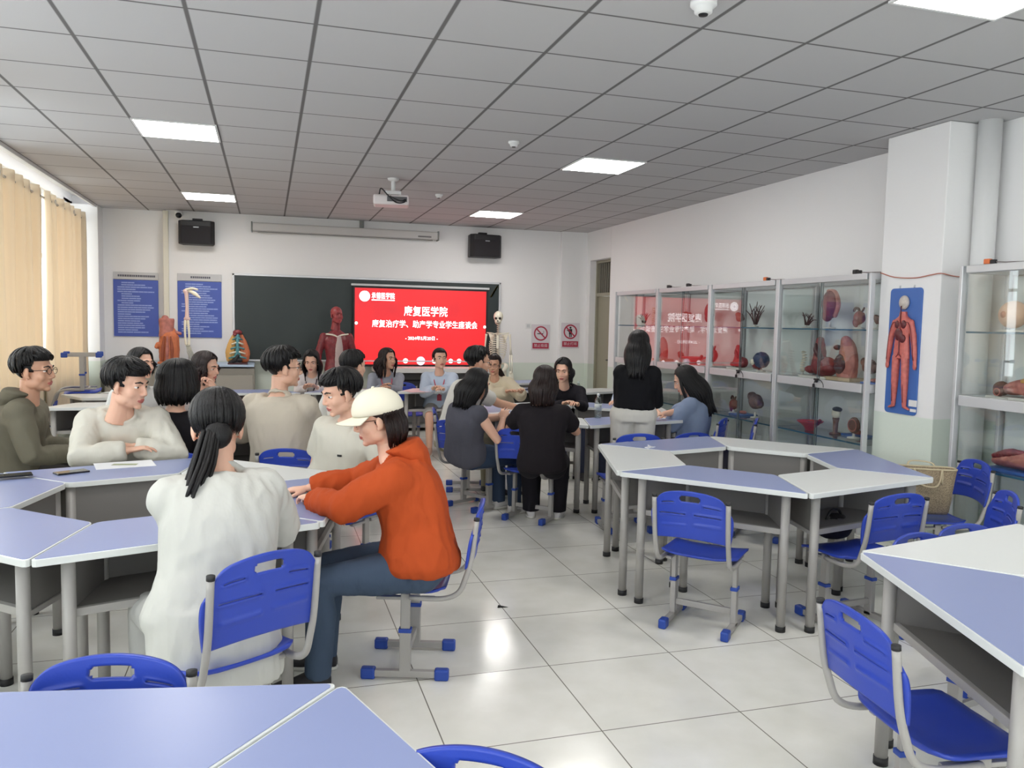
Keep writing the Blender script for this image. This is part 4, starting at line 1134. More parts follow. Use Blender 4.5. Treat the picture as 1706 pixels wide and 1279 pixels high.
    # --- legs
    if visible_legs:
        lm = cloth_mat(legname+'_cloth_%d_%d_%d' % legs, legs)
        g = G(); x, y = frame(0)
        g.ring_loft([ellring(spine(-.06)-np.array([0, 0, .03 if standing else .02]), X0, fwd0, .165*k, .12*k), ellring(spine(.03), X0, fwd0, .172*k+.002, .125*k), ellring(spine(.16), x, y, .160*k, .112*k), ellring(spine(.30), x, y, .136*k, .094*k)])
        for i in (0, 1):
            q = legw
            if legname in ('shorts', 'skirt'):
                g.tube([hips[i], hips[i]*.5+kn[i]*.5, hips[i]*.15+kn[i]*.85], [.098*k, .09*k*q, .085*k*q], 16, round_ends=True)
            else:
                g.tube([hips[i], hips[i]*.5+kn[i]*.5, kn[i], kn[i]*.65+an[i]*.35, kn[i]*.3+an[i]*.7, an[i]+np.array([0, 0, -.02])], [.100*k, .088*k, .071*k*q, .066*k*q, .060*k*q, .056*k*q], 16); g.ell(hips[i], .108*k)
        V, F, Nn = remesh(g, voxel, 3); V = wrinkle(V, Nn, .0035, 10, sd+5)
        mesh_from(legname, [(V, F, 0)], [lm], root)
        sm = mat('shoe_%d_%d_%d' % shoes, shoes, .6); so_ = mat('shoe_sole', (208, 206, 200), .6)
        for i in (0, 1):
            a = an[i]; d = np.array([(.12 if i == 0 else -.12), 1, 0.0]); d = unit(d)
            if feet is not None and feet[i] is not None and len(feet[i]) > 3: pass
            xx = np.cross(d, [0, 0, 1.0]); base = np.array([a[0], a[1], a[2]-.078])
            g = G()
            def sec(t, w, h0, h1): c = base+d*t; return ellring(c+np.array([0, 0, (h0+h1)/2]), xx, np.array([0, 0, 1.0]), w, (h1-h0)/2, 14, 2.6)
            g.ring_loft([sec(-.058, .02, .012, .05), sec(-.05, .031, .006, .085), sec(-.01, .036, .006, .105), sec(.04, .038, .006, .085), (sec(.10, .043, .006, .056)), sec(.155, .040, .008, .045), sec(.19, .024, .012, .034)])
            s_ = g.build('shoe', sm, root)
            g = G(); g.ring_loft([[p for p in ellring(base+d*.066, xx, d, .043, .13, 24, 2.6)], [p+np.array([0, 0, .016]) for p in ellring(base+d*.066, xx, d, .0445, .132, 24, 2.6)]]); g.build('sole', so_, s_)
    # --- hair, cap, glasses
    hg = hair_geo(*hair); g = G(); g.merge(hg, R=Rh*hs, t=H)
    g.build('hair', hairm or M_HAIR, root)
    if glasses:
        g = G()
        for s in (-1, 1):
            ring = [(s*.033+.024*math.cos(q), .0955-.06*abs(math.cos(q)*.012), .003+.018*math.sin(q)) for q in np.linspace(0, 2*PI, 20, endpoint=False)]
            g.tube(ring, .0016, 5, closed=True); g.tube([(s*.057, .094, .007), (s*.074, .06, .008), (s*.079, -.01, .004)], .0016, 5)
        g.tube([(-.009, .096, .006), (0, .099, .008), (.009, .096, .006)], .0016, 5)
        gl = G().merge(g, R=Rh*hs, t=H).build('glasses', mat('dark_wire_frame', (52, 46, 46), .3, .6), root)
    if cap:
        mc = cloth_mat('cream_cap_cloth', (226, 220, 202), .1)
        g = G()
        def capf(v):
            x, y, z = v; z2 = z if z > -.18 else -.18
            return (x*(1 if z > -.18 else .97), y*(1 if z > -.18 else .97), z2)
        g.ell((0, -.014, .046), (.096, .119, .098), R=rotx(.0), nu=36, nv=22, fn=capf)
        c = G().merge(g, R=Rh*hs, t=H).build('cap_crown', mc, root)
        g = G(); V = []; F = []; n = 16; m = 6
        for i in range(m+1):
            for j in range(n+1):
                a = PI*(.14+.72*j/n); r = 1+.78*i/m*math.sin(a)**.8
                x = .090*math.cos(a)*(1+.03*i/m); y = -.012+.106*math.sin(a)+ (.086*i/m)*math.sin(a)**.7; z = .030-.012*(i/m)-.022*(abs(math.cos(a))**2)*(i/m)
                V.append((x, y, z))
        b = len(V); V += [(x, y, z-.005) for x, y, z in V]
        for i in range(m):
            for j in range(n):
                a = i*(n+1)+j; F.append((a, a+1, a+n+2, a+n+1)); F.append((b+a, b+a+n+1, b+a+n+2, b+a+1))
        for j in range(n): a = m*(n+1)+j; F.append((a, a+1, b+a+1, b+a)); F.append((j+1, j, b+j, b+j+1))
        for i in range(m): a = i*(n+1); F.append((a, a+n+1, b+a+n+1, b+a)); a += n; F.append((a, b+a, b+a+n+1, a+n+1))
        g.add(V, F); G().merge(g, R=Rh*hs, t=H).build('cap_visor', mc, c)
        g = G(); g.ell((0, -.012, .146), (.008, .008, .005)); G().merge(g, R=Rh*hs, t=H).build('cap_button', mc, c)
        g = G()
        for x0, x1, dz_ in ((-.018, .018, .004), (-.015, .012, -.006)): g.tube([(x0, .094, .07+dz_), (0, .0975, .072+dz_), (x1, .095, .068+dz_)], [(.002, .003)]*3, 5)
        G().merge(g, R=Rh*hs, t=H).build('cap_emblem', M_BROW, c)
    root['_'] = 0; del root['_']
    return root, dict(N=Rw @ N+hip, wr=[Rw @ q+hip for q in wr_], sp=lambda t: Rw @ spine(t)+hip, R=Rw, hip=hip, topo=topo, frame=frame, spine=spine, Xs=Xs)
def XY(px, d, py=640): p = at(px, py, d=d); return p[0], p[1]
def build_people():
    A = lambda px, py, d: at(px, py, d=d)
    LT, MT, FR = 'students at the left tables', 'people at the middle table', 'women seated before the blackboard'
    Z = lambda p, z: np.array([p[0], p[1], z])
    # foreground: woman in white shirt, from behind
    person('person in a loose white shirt seen from behind, long black hair tied low', (-.19, 2.93), math.atan2(.93, -.36), A(362, 712, 3.02), hface=hd(-22), hpitch=-.25, top=(192, 192, 187), toplen='long', loose=.024,
           sleeve='elbow', hands=[Z(A(430, 850, 3.40), .80), Z(A(318, 850, 3.36), .80)], hscale=1.12, hair=('tied', 1, .26, .0, 1.06), legs=(176, 176, 174), seat=.44, wr=.010, voxel=.010, sh=.178, elbow=(.42, -.35, -.85), group=LT)
    # orange jacket, cap
    person('person in an orange hooded jacket and cream cap, holding a phone on the desk', XY(702, 3.52), hd(-96), A(627, 698, 3.55), hface=hd(-104), hpitch=-.20, top=(176, 74, 34), topname='jacket', sleeve='long', loose=.022, hood=True, cap=True, collar=True,
           hands=[Z(A(515, 808, 3.80), .80), Z(A(524, 820, 3.56), .80)], legs=(66, 80, 100), legname='jeans', shoes=(30, 28, 32), hair=('capped', 2, .15), hairm=M_HAIRB, glasses=True, seat=.43, wr=.014, voxel=.010, pose=('relaxed', 'grip'),
           elbow=(.8, .5, -.5), group=LT)
    # man in the cream jacket
    person('person in a cream jacket with thick black hair, forearms on the blue desk', XY(203, 5.12), hd(156), A(214, 641, 4.78), hface=hd(102), hpitch=-.15, male=True, top=(206, 203, 192), topname='jacket',
           hands=[Z(A(212, 770, 4.70), .81), Z(A(222, 765, 4.78), .82)], hair=('short', 3, .0, .5, 1.12), legs=(44, 44, 50), seat=.45, wr=.009, elbow=(1.0, .15, -.25), sh=.195, loose=.028, hscale=1.16, group=LT)
    # hoodie at the left
    person('person with glasses in an olive grey hoodie at the left edge', XY(28, 5.25), hd(68), A(58, 618, 5.15), hface=hd(86), hpitch=.0, male=True, top=(112, 108, 94), topname='hoodie', loose=.02, hood=True, collar=False,
           hscale=1.12, sh=.205, hands=[Z(A(120, 742, 5.2), .70), Z(A(125, 735, 5.4), .70)], hair=('short', 4, .0, .3, 1.05), glasses=True, legs=(60, 58, 56), skin=M_SKIN2, seat=.45, wr=.007, group=LT)
    # black bob from behind
    person('person with a black bob and black top, back turned, behind the cream jacket', XY(297, 5.1), hd(14), A(300, 636, 5.12), hface=hd(28), top=(22, 20, 24), toplen='hip', hair=('bob', 5, .15, 0.0, 1.22), seat=.43, legs=(40, 40, 46), collar=False, hscale=1.08, group=LT)
    # woman behind them, white blouse
    person('person in a white blouse, dark hair, partly hidden behind the cream jacket', XY(232, 6.3), hd(128), A(236, 606, 6.25), hface=hd(112), top=(204, 204, 202), hair=('wavy', 6, .12), seat=.43, legs=(60, 60, 66), group=LT)
    # hand at chin
    person('person leaning the cheek on one hand, pale top, beyond the black bob', XY(352, 6.5), hd(128), A(344, 612, 6.3), hface=hd(100), hpitch=-.15, hroll=.1, top=(206, 200, 196), sleeve='short', hands=[Z(A(330, 656, 6.15), .80), A(360, 648, 6.22)], hair=('wavy', 7, .16), hairm=M_HAIRB,
           seat=.43, pose=('relaxed', 'grip'), elbow=(.4, .6, -.9), group=LT)
    # beige man from behind
    person('person in a beige shirt with glasses, back turned, head turned to the right', XY(474, 5.42), hd(8), A(474, 613, 5.42), hface=hd(66), male=True, top=(200, 190, 174), sleeve='elbow', loose=.022, hands=[Z(A(515, 690, 5.8), .80), Z(A(425, 690, 5.8), .80)],
           hair=('short', 8, .0, .3, 1.08), glasses=True, legs=(50, 52, 60), seat=.44, wr=.007, sh=.20, hscale=1.08, group=LT)
    # white polo man
    person('person in a white polo shirt, black hair, looking down towards the left', XY(556, 4.85), hd(-150), A(566, 655, 4.72), hface=hd(-128), hpitch=-.25, male=True, open_shirt='polo', top=(200, 196, 184), topname='polo_shirt', sleeve='short', loose=.014,
           hair=('short', 9, .0, -.4, 1.1), legs=(208, 204, 192), legw=1.25, seat=.44, shoes=(220, 220, 220), hscale=1.06, wr=.006, group=LT)
    # dark-haired man facing the board
    person('person with short black hair seen from behind, beyond the cream cap', XY(586, 6.55), hd(25), A(590, 610, 6.6), hface=hd(38), male=True, top=(200, 198, 192), sleeve='short', hair=('short', 10, .0, .2, 1.04), legs=(60, 60, 66), seat=.44, group=LT)
    # front row
    person('person with long black hair and dark lanyard facing the viewer, left of the screen', XY(519, 10.0), hd(184), A(519, 602, 9.6), hface=hd(176), hpitch=-.3, top=(204, 196, 196), hair=('long', 11, .26), lanyard=(60, 40, 60), hands=[Z(A(508, 645, 9.4), .80), Z(A(528, 648, 9.4), .80)], seat=.43, hscale=1.1, group=FR)
    person('person with long dark hair and pink lanyard, before the left of the screen', XY(645, 10.0), hd(165), A(646, 598, 9.75), hface=hd(128), top=(150, 152, 162), hair=('wavy', 12, .24), hairm=M_HAIRB, lanyard=(196, 90, 110), hands=[Z(A(636, 640, 9.5), .81), Z(A(648, 642, 9.45), .81)], seat=.43, skin=M_SKIN2, hscale=1.08, group=FR)
    person('person in a pale blue shirt, hair tied back, before the red screen', XY(733, 10.0), hd(176), A(733, 598, 9.8), hface=hd(158), hpitch=.08, top=(190, 202, 220), hair=('bun', 13, .1), hairm=M_HAIRB, lanyard=(180, 60, 80), hands=[Z(A(722, 640, 9.5), .81), Z(A(738, 642, 9.45), .81)], seat=.43, loose=.015,
           legs=(176, 172, 168), legname='skirt', shoes=(190, 150, 130), hscale=1.05, group=FR)
    person('person in a beige shirt with glasses facing the viewer, right end of front row', XY(828, 9.85), hd(190), A(823, 608, 9.5), hface=hd(190), hpitch=-.12, top=(206, 194, 170), topname='shirt', loose=.03, hair=('tied', 14, .2), hairm=M_HAIRB, glasses=True, skin=M_SKIN2, hands=[Z(A(845, 640, 9.3), .81), Z(A(868, 640, 9.2), .82)], seat=.44, group=FR)
    # middle table
    person('person in a white T-shirt leaning forward, short black hair, at the middle table', XY(752, 7.2), hd(62), A(797, 603, 7.1), hface=hd(66), hpitch=-.1, male=True, top=(206, 204, 198), topname='t_shirt', sleeve='short', hands=[Z(A(872, 668, 7.35), .81), Z(A(850, 660, 7.7), .81)], hair=('crop', 15, .0, .2), legs=(150, 144, 122), seat=.43, skin=M_SKIN2, sh=.205, glasses=True, shoes=(60, 60, 66), elbow=(.3, -.2, -.9), hscale=1.06, group=MT)
    person('person in a sleeveless grey top and jeans, long black hair, at the middle table', XY(778, 6.5), hd(52), A(796, 640, 6.42), hface=hd(62), hpitch=-.28, top=(78, 78, 88), topname='sleeveless_top', sleeve='none', hands=[Z(A(838, 692, 6.5), .82), Z(A(848, 680, 6.75), .82)], hair=('long', 16, .25), legs=(52, 66, 88), legname='jeans', seat=.42, shoes=(206, 204, 204), collar=False, toplen='hip', loose=.01, elbow=(.5, -.3, -.8), group=MT)
    person('person in a black T-shirt from behind, straight dark hair, at the middle table', XY(906, 6.12), hd(6), A(908, 636, 6.2), hface=hd(20), hpitch=-.12, top=(28, 24, 28), topname='t_shirt', sleeve='short', hands=[Z(A(935, 690, 6.5), .82), Z(A(875, 690, 6.55), .82)], hair=('long', 17, .22), hairm=M_HAIRB, legs=(26, 24, 30), seat=.42, shoes=(200, 198, 200), collar=False, skin=M_SKIN2, elbow=(.75, -.2, -.65), legw=1.25, toplen='hip', loose=.008, group=MT)
    person('person in black with long black hair facing the viewer, behind the green bottle', XY(952, 8.65), hd(182), A(938, 617, 8.25), hface=hd(196), hpitch=-.2, top=(30, 28, 34), hair=('long', 18, .16), hands=[Z(A(940, 660, 8.0), .81), Z(A(962, 662, 7.95), .81)], seat=.43, hscale=1.03, group=MT)
    person('person standing with back turned, long black hair, black top and white trousers', XY(1057, 6.56), hd(4), A(1064, 576, 6.58), hface=hd(14), hpitch=-.18, standing=True, seat=.87, top=(18, 18, 22), topname='sweater', toplen='crop', loose=.0, hands=[Z(A(1070, 672, 6.82), 1.05), Z(A(1058, 672, 6.82), 1.02)],
           hair=('long', 19, .32), legs=(206, 203, 196), legw=1.3, shoes=(212, 210, 208), collar=False, elbow=(.35, -.2, -.9), wr=.006, hscale=1.0, sh=.138, group=MT)
    person('person in a denim blue shirt with very long black hair, at the middle table', XY(1150, 7.4), hd(-62), A(1141, 634, 7.35), hface=hd(-80), hpitch=-.4, top=(126, 140, 166), sleeve='elbow', loose=.018, hands=[Z(A(1100, 690, 7.15), .81), Z(A(1094, 678, 7.45), .81)], sh=.155, hair=('long', 20, .38), legs=(44, 52, 72), legname='jeans', seat=.42, elbow=(.5, -.2, -.8), hscale=1.06, group=MT)
    person('person in a pale blue shirt mostly hidden by the standing person', XY(1052, 8.55), hd(-150), A(1058, 606, 8.45), hface=hd(-140), top=(196, 206, 222), hair=('long', 21, .2), hands=[Z(A(1030, 658, 8.2), .81), Z(A(1016, 656, 8.0), .81)], seat=.43, group=MT)
    # outside the left edge: only a hand with a phone comes into the picture
    person('person beyond the left edge, one hand with a phone on the blue desk', (-1.86, 4.15), math.radians(8), (-1.80, 4.16, 1.22), top=(206, 204, 198), sleeve='long', hands=[Z(A(-8, 792, 4.72), .80), Z(A(-2, 782, 4.75), .80)], hair=('short', 22, .0, .2), seat=.44, male=True, group=LT)
# ================================================================== ANATOMICAL MODELS AND SMALL THINGS
def organ(parts, voxel=.006, amp=.003, sc=40, seed=1.0):
    g = G()
    for p in parts:
        if p[0] == 'e': g.ell(p[1], p[2], R=(None if len(p) < 4 else p[3]))
        else: g.tube(smooth_path(p[1], 4) if len(p[1]) > 2 else p[1], p[2], 10, round_ends=True)
    V, F, N = remesh(g, voxel, 2)
    return wrinkle(V, N, amp, sc, seed, (1, 1, 1)), F
def piece(name, shape, m, parent): return mesh_from(name, [(shape[0], shape[1], 0)], [m], parent)
def stand(t, h=.05, r=.05, m=None):
    g = G(); g.lathe([(.001, 0), (r, 0), (r, .012), (.012, .018), (.009, h), (.001, h)]); g.build('stand', m or MATS['stand_board'], t)
def build_models():
    mred = mat('muscle_red', (124, 44, 50), .4, var=.25, vscale=28); mdk = mat('dark_tissue', (74, 34, 40), .4, var=.2, vscale=30)
    mpink = mat('tissue_pink', (178, 112, 102), .45, var=.2, vscale=22); mflesh = mat('pale_flesh', (222, 188, 164), .5)
    mbone = mat('bone', (226, 220, 202), .5); mbrown = mat('brown_tissue', (104, 70, 60), .45, var=.2, vscale=30); mteal = mat('teal_tissue', (84, 142, 152), .45)
    morange = mat('orange_tissue', (196, 112, 74), .45, var=.15, vscale=14); mblueb = mat('model_board_blue', (66, 106, 178), .4); mst = mat('stand_board', (206, 206, 200), .4); mgold = mat('ochre_tissue', (206, 160, 92), .45)
    mnavy = mat('navy_tissue', (40, 58, 96), .4)
    # --- flayed muscle figure on the floor before the blackboard
    p = at(560, 600, y=11.3); fx, fy = p[0], 11.3
    t = thing('muscle_figure', 'life-size red muscle figure standing before the blackboard, left of the screen', 'anatomical model', (fx, fy, 0), .12)
    g = G(); g.lathe([(.001, 0), (.24, 0), (.24, .05), (.04, .07), (.03, .12), (.001, .12)]); g.build('base', mst, t)
    b = G(); Hh = 1.62
    b.ring_loft([ellring((0, 0, z), np.array([1., 0, 0]), np.array([0, 1., 0]), a, d) for z, a, d in ((.82, .15, .10), (.92, .16, .105), (1.05, .135, .09), (1.18, .155, .10), (1.32, .175, .105), (1.40, .13, .08), (1.45, .06, .055))])
    b.cyl((0, -.01, 1.42), (0, -.01, 1.55), .048)
    for s in (-1, 1):
        b.tube([(s*.17, 0, 1.37), (s*.235, .0, 1.16), (s*.25, -.03, 1.05), (s*.27, -.09, .86), (s*.275, -.11, .77)], [.055, .048, .038, .036, .022], 12, round_ends=True); b.ell((s*.28, -.125, .70), (.025, .018, .06))
        b.tube([(s*.085, 0, .86), (s*.10, -.02, .66), (s*.10, -.01, .48), (s*.10, .02, .34), (s*.10, .02, .12)], [.085, .075, .05, .052, .03], 12, round_ends=True); b.tube([(s*.10, .03, .10), (s*.12, -.12, .10)], [.035, .025], 10, round_ends=True)
    V, F, N = remesh(b, .009, 2); V = wrinkle(V, N, .006, 14, 2.0, (1, 1, .35))
    piece('muscle_body', (V, F), mred, t)
    hV, hF, hm = head_geo(True); R = rotz(PI+.3)
    mesh_from('head', [(hV @ R.T+np.array([0, -.03, 1.66]), hF, 0)], [mat('muscle_head', (150, 62, 64), .4, var=.3, vscale=30)], t)
    mstrip = mat('tendon_grey', (188, 168, 164), .5)
    sh = organ([('t', [(0.02, -.10, 1.36), (0.02, -.105, 1.2), (0.02, -.1, .95)], [(.03, .012), (.055, .014), (.06, .012)])]); piece('abdominal_sheath', sh, mstrip, t)
    sh = organ([('t', [(-.15, -.07, 1.40), (-.05, -.085, 1.385), (.0, -.09, 1.36)], .012), ('t', [(.15, -.07, 1.40), (.05, -.085, 1.385), (.0, -.09, 1.36)], .012)], .005, 0); piece('collar_bone', sh, mbone, t)
    # --- skeleton on a stand
    p = at(829, 600, y=11.5); t = thing('skeleton', 'white human skeleton hanging on a stand right of the red screen', 'skeleton', (p[0], 11.5, 0), -.35)
    g = G(); g.lathe([(.001, 0), (.03, 0), (.03, .06), (.012, .07), (.012, 1.0), (.001, 1.0)]);
    for k in range(5): a = 2*PI*k/5; g.tube([(0, 0, .07), (.3*math.cos(a), .3*math.sin(a), .035)], .014, 8)
    g.build('stand', M_ALU, t)
    sk = G(); C = np.array([0, -.01, 1.69]); sk.ell(C, (.072, .092, .085)); sk.ell(C+[0, -.055, -.07], (.05, .045, .04)); sk.ell(C+[0, -.02, -.09], (.045, .05, .03))
    V, F, N = remesh(sk, .006, 2); so = piece('skull', (V, F), mbone, t)
    g = G()
    for s in (-1, 1): g.ell(C+[s*.03, -.085, -.025], (.019, .016, .018))
    g.ell(C+[0, -.098, -.062], (.010, .01, .015)); g.box(C+[0, -.093, -.098], (.05, .012, .006)); g.build('sockets', mat('socket_dark', (48, 42, 38), .8), so)
    g = G()
    for i in range(22): z = 1.57-.03*i; y = .03-.025*math.sin(i/21*PI*1.6+.4); g.ell((0, y+.02, z), (.024, .028, .012)); g.box((0, y+.05, z), (.01, .035, .012))
    g.build('spine', mbone, t)
    g = G()
    for i in range(11):
        w = (.075, .1, .115, .124, .13, .132, .13, .126, .12, .112, .10)[i]; z = 1.45-.032*i; d = .10
        for s in (-1, 1):
            g.tube([(s*.02, .055, z), (s*w*.7, .065, z-.012), (s*w, .01, z-.035), (s*w*.8, -.06, z-.06), (s*.03, -.095 if i < 8 else -.05, z-.055 if i < 8 else z-.08)][:(5 if i < 8 else 4)], .0055, 6)
    g.box((0, -.098, 1.32), (.035, .01, .19)); rc = g.build('rib_cage', mbone, t)
    for s in (-1, 1):
        g = G(); g.tube([(0, -.09, 1.43), (s*.09, -.075, 1.445), (s*.165, -.01, 1.45)], .008, 8); g.build('clavicle', mbone, t)
        g = G(); g.prism([(s*.06, 0), (s*.15, .02), (s*.09, -.16)], 0, .012); g.xform(R=rotx(PI/2), t=(0, .08, 1.42)); g.build('scapula', mbone, t)
        g = G(); g.tube([(s*.172, 0, 1.43), (s*.178, 0, 1.40), (s*.19, .0, 1.25), (s*.195, 0, 1.13)], [.022, .015, .011, .02], 8)
        for q in (-.012, .014): g.tube([(s*.195+q, 0, 1.125), (s*.20+q*1.3, -.02, 1.0), (s*.205+q, -.04, .88)], [.012, .008, .012], 8)
        g.build('arm_bones', mbone, t)
        g = G()
        for k in range(5): g.tube([(s*.205+(k-2)*.012, -.04, .86), (s*.21+(k-2)*.018, -.05, .77), (s*.21+(k-2)*.02, -.055, .70)], .0055, 6)
        g.ell((s*.205, -.04, .865), (.028, .014, .022)); g.build('hand_bones', mbone, t)
        g = G(); g.tube([(s*.085, .0, .90), (s*.115, 0, .88), (s*.12, 0, .84), (s*.105, 0, .65), (s*.09, -.005, .48)], [.024, .02, .015, .013, .026], 8); g.tube([(s*.09, 0, .455), (s*.09, .01, .28), (s*.09, .01, .12)], [.024, .014, .018], 8); g.tube([(s*.12, .01, .43), (s*.12, .015, .1)], .007, 6); g.build('leg_bones', mbone, t)
        g = G(); g.ell((s*.09, .02, .085), (.028, .05, .024)); 
        for k in range(5): g.tube([(s*.09+(k-2)*.012, -.02, .08), (s*.10+(k-2)*.016, -.13, .055)], .007, 6)
        g.build('foot_bones', mbone, t)
    sh = organ([('t', [(-.02, .05, .98), (-.10, .06, .99), (-.13, -.02, .95), (-.07, -.04, .87), (-.01, -.05, .84)], [(.03, .012), (.05, .014), (.035, .014), (.022, .014), .014]), ('t', [(.02, .05, .98), (.10, .06, .99), (.13, -.02, .95), (.07, -.04, .87), (.01, -.05, .84)], [(.03, .012), (.05, .014), (.035, .014), (.022, .014), .014]), ('e', (0, .06, .93), (.04, .02, .07))], .007, 0)
    piece('pelvis', sh, mbone, t)
    # --- models on the counter
    p = at(282, 600, y=11.5); t = thing('neck_muscle_model', 'tall orange muscle model on the counter in front of the cream casing', 'anatomical model', (p[0], 11.52, .97), 0)
    G().box((0, 0, .015), (.27, .2, .03)).build('base', morange, t, bevel=.006)
    sh = organ([('t', [(0, 0, .03), (0, 0, .2), (0, .01, .36), (.0, .02, .42)], [(.125, .09), (.13, .09), (.12, .085), (.09, .07)]), ('t', [(-.13, -.02, .26), (-.15, -.02, .22)], .03)], .008, .004, 20); piece('muscle_mass', sh, morange, t)
    g = G(); g.ring_loft([ellring((-.03, .01, z), np.array([1., 0, 0]), np.array([0, 1., 0]), a_, .065, 24, 3) for z, a_ in ((.36, .10), (.46, .088), (.58, .098), (.60, .09))]); V, F, N = remesh(g, .008, 3); piece('flat_neck', (V, F), mpink, t)
    sh = organ([('t', [(-.05, .02, .40), (-.055, .02, .5), (-.05, .02, .60)], [(.06, .06), (.05, .05), (.05, .05)]), ('t', [(.08, 0, .42), (.14, 0, .40)], .022)], .008, .003); piece('neck_stump', sh, mpink, t)
    for x, w in ((-.075, .02), (-.02, .022), (.04, .02)):
        sh = organ([('t', [(x, -.085, .05), (x+.005, -.095, .2), (x*.7, -.085, .36)], [(w, .012), (w*1.2, .014), (w*.5, .01)])], .005, .001); piece('muscle_strand', sh, mpink if x == -.02 else mat('brown_orange', (146, 76, 52), .45), t)
    p = at(318, 560, y=11.45); t = thing('arm_skeleton_model', 'white arm bones on a stand before the right blue notice board', 'anatomical model', (p[0], 11.45, .97))
    g = G(); g.lathe([(.001, 0), (.09, 0), (.09, .015), (.008, .02), (.008, .99), (.001, .99)], (-.03, .03, 0)); g.build('stand', M_ALU, t)
    sh = organ([('t', [(-.05, 0, .98), (.02, -.01, 1.0), (.08, -.02, .99)], [(.03, .022), (.05, .018), (.026, .014)]), ('t', [(-.02, 0, .97), (.06, -.04, .93), (.12, -.05, .88)], [.02, .028, .014])], .006, 0); piece('shoulder_bones', sh, mbone, t)
    sh = organ([('t', [(-.06, 0, .965), (-.05, 0, .92), (-.045, 0, .75), (-.045, 0, .61)], [.036, .026, .02, .03]), ('e', (-.045, 0, .60), (.044, .026, .026))], .006, 0); piece('humerus', sh, mat('pinkish_bone', (222, 192, 186), .5), t)
    for q in (-.018, .016):
        sh = organ([('t', [(-.05+q, 0, .57), (-.045+q*1.5, 0, .4), (-.04+q, 0, .26)], [.02, .014, .018])], .005, 0); piece('forearm_bone', sh, mbone, t)
    g = G(); 
    for k in range(5): g.tube([(-.035+(k-2)*.009, 0, .25), (-.015+(k-2)*.016, -.01, .16), (.02+(k-2)*.013, -.02, .045+.012*abs(k-1))], .0065, 6)
    g.ell((-.035, 0, .245), (.03, .014, .022)); g.build('hand_bones', mat('grey_bone', (176, 174, 164), .5), t)
    p = at(396, 600, y=11.4); t = thing('lung_model', 'orange and teal rib and lung model on the counter by the blackboard', 'anatomical model', (p[0], 11.42, .97))
    G().box((0, 0, .012), (.25, .18, .024)).build('base', mdk, t, bevel=.005)
    for s in (-1, 1):
        sh = organ([('t', [(s*.075, 0, .06), (s*.085, 0, .16), (s*.065, 0, .28), (s*.035, 0, .38)], [(.045, .07), (.05, .075), (.045, .06), (.03, .04)])], .008, .004, 26); piece('lung', sh, mgold if s < 0 else morange, t)
    sh = organ([('t', [(0, -.05, .10), (0, -.06, .22), (0, -.045, .42)], [(.05, .03), (.022, .03), (.03, .025)])], .007, .003); piece('chest_core', sh, mteal, t)
    sh = organ([('e', (0, -.03, .43), (.06, .05, .035)), ('e', (-.03, -.05, .40), (.03, .03, .02))], .007, .004); piece('top_muscle', sh, mred, t)
    for i in range(5):
        for s in (-1, 1):
            g = G(); w = .11-.012*i; z = .09+.062*i; g.tube(smooth_path([(s*.015, -.075, z+.02), (s*w*.6, -.088, z+.008), (s*w, -.05, z-.006)], 4), [(.007, .012)]*9, 6); g.build('rib', mbone if i % 2 else mteal, t)
    sh = organ([('t', [(-.10, -.07, .03), (-.04, -.08, .06), (.01, -.08, .12)], [.02, .028, .022]), ('e', (.03, -.085, .06), (.035, .025, .025))], .006, .002); piece('dark_muscle', sh, M_BLACK, t)
    # --- blue relief board with the circulation figure on the column
    t = thing('circulation_board', 'blue board with a red relief figure of the blood vessels on the white column', 'anatomical board', (4.498, 4.825, 1.45))
    brd = G(); cr_ = .03; brd.prism([(sx*(.155-cr_)+cr_*math.cos(a0+q), sy*(.465-cr_)+cr_*math.sin(a0+q)) for sx, sy, a0 in ((1, 1, 0), (-1, 1, PI/2), (-1, -1, PI), (1, -1, -PI/2)) for q in np.linspace(0, PI/2, 5)], -.008, .008); brd.xform(R=rotz(-PI/2) @ RX90)
    brd.build('board', mblueb, t, bevel=.004)
    RB = rotz(-PI/2) @ np.diag([1.26, 1, 1.04]); Fg = G()
    def bp(x, z, y=-.02): return (x, y, z)
    Fg.ring_loft([ellring(np.array(bp(0, z)), np.array([1., 0, 0]), np.array([0, 1., 0]), a, .022) for z, a in ((-.05, .062), (.02, .058), (.10, .05), (.18, .066), (.225, .06), (.25, .025), (.28, .02))])
    for s in (-1, 1):
        Fg.tube([bp(s*.06, .21), bp(s*.085, .11), bp(s*.10, -.02), bp(s*.105, -.08)], [(.02, .018), (.022, .018), (.018, .014), (.012, .01)], 10, round_ends=True); Fg.ell(bp(s*.106, -.10), (.014, .01, .028))
        Fg.tube([bp(s*.035, -.04), bp(s*.038, -.18), bp(s*.04, -.28), bp(s*.042, -.385)], [(.034, .022), (.030, .02), (.022, .018), (.014, .012)], 10, round_ends=True); Fg.tube([bp(s*.042, -.39), bp(s*.075, -.405)], [(.014, .012), (.01, .008)], 8, round_ends=True)
    Fg.xform(R=RB); V, F, N = remesh(Fg, .005, 2); V = wrinkle(V, N, .0015, 60, 1.0, (1, 1, .4)); piece('relief_figure', (V, F), mat('relief_red', (196, 104, 96), .4, var=.15, vscale=40), t)
    hg = G(); hg.ell(bp(0, .345, -.02), (.036, .026, .05)); hg.xform(R=RB); hg.build('relief_head', mat('relief_head', (196, 186, 178), .4, var=.12, vscale=60), t)
    g = G(); g.ell(bp(-.012, .12, -.042), (.032, .012, .045)); g.ell(bp(.022, .19, -.04), (.02, .01, .03)); g.ell(bp(-.028, .19, -.04), (.018, .01, .028)); g.ell(bp(.018, .09, -.042), (.024, .012, .03)); g.xform(R=RB); g.build('relief_organ', mat('organ_dark', (92, 34, 40), .4), t)
    g = G()
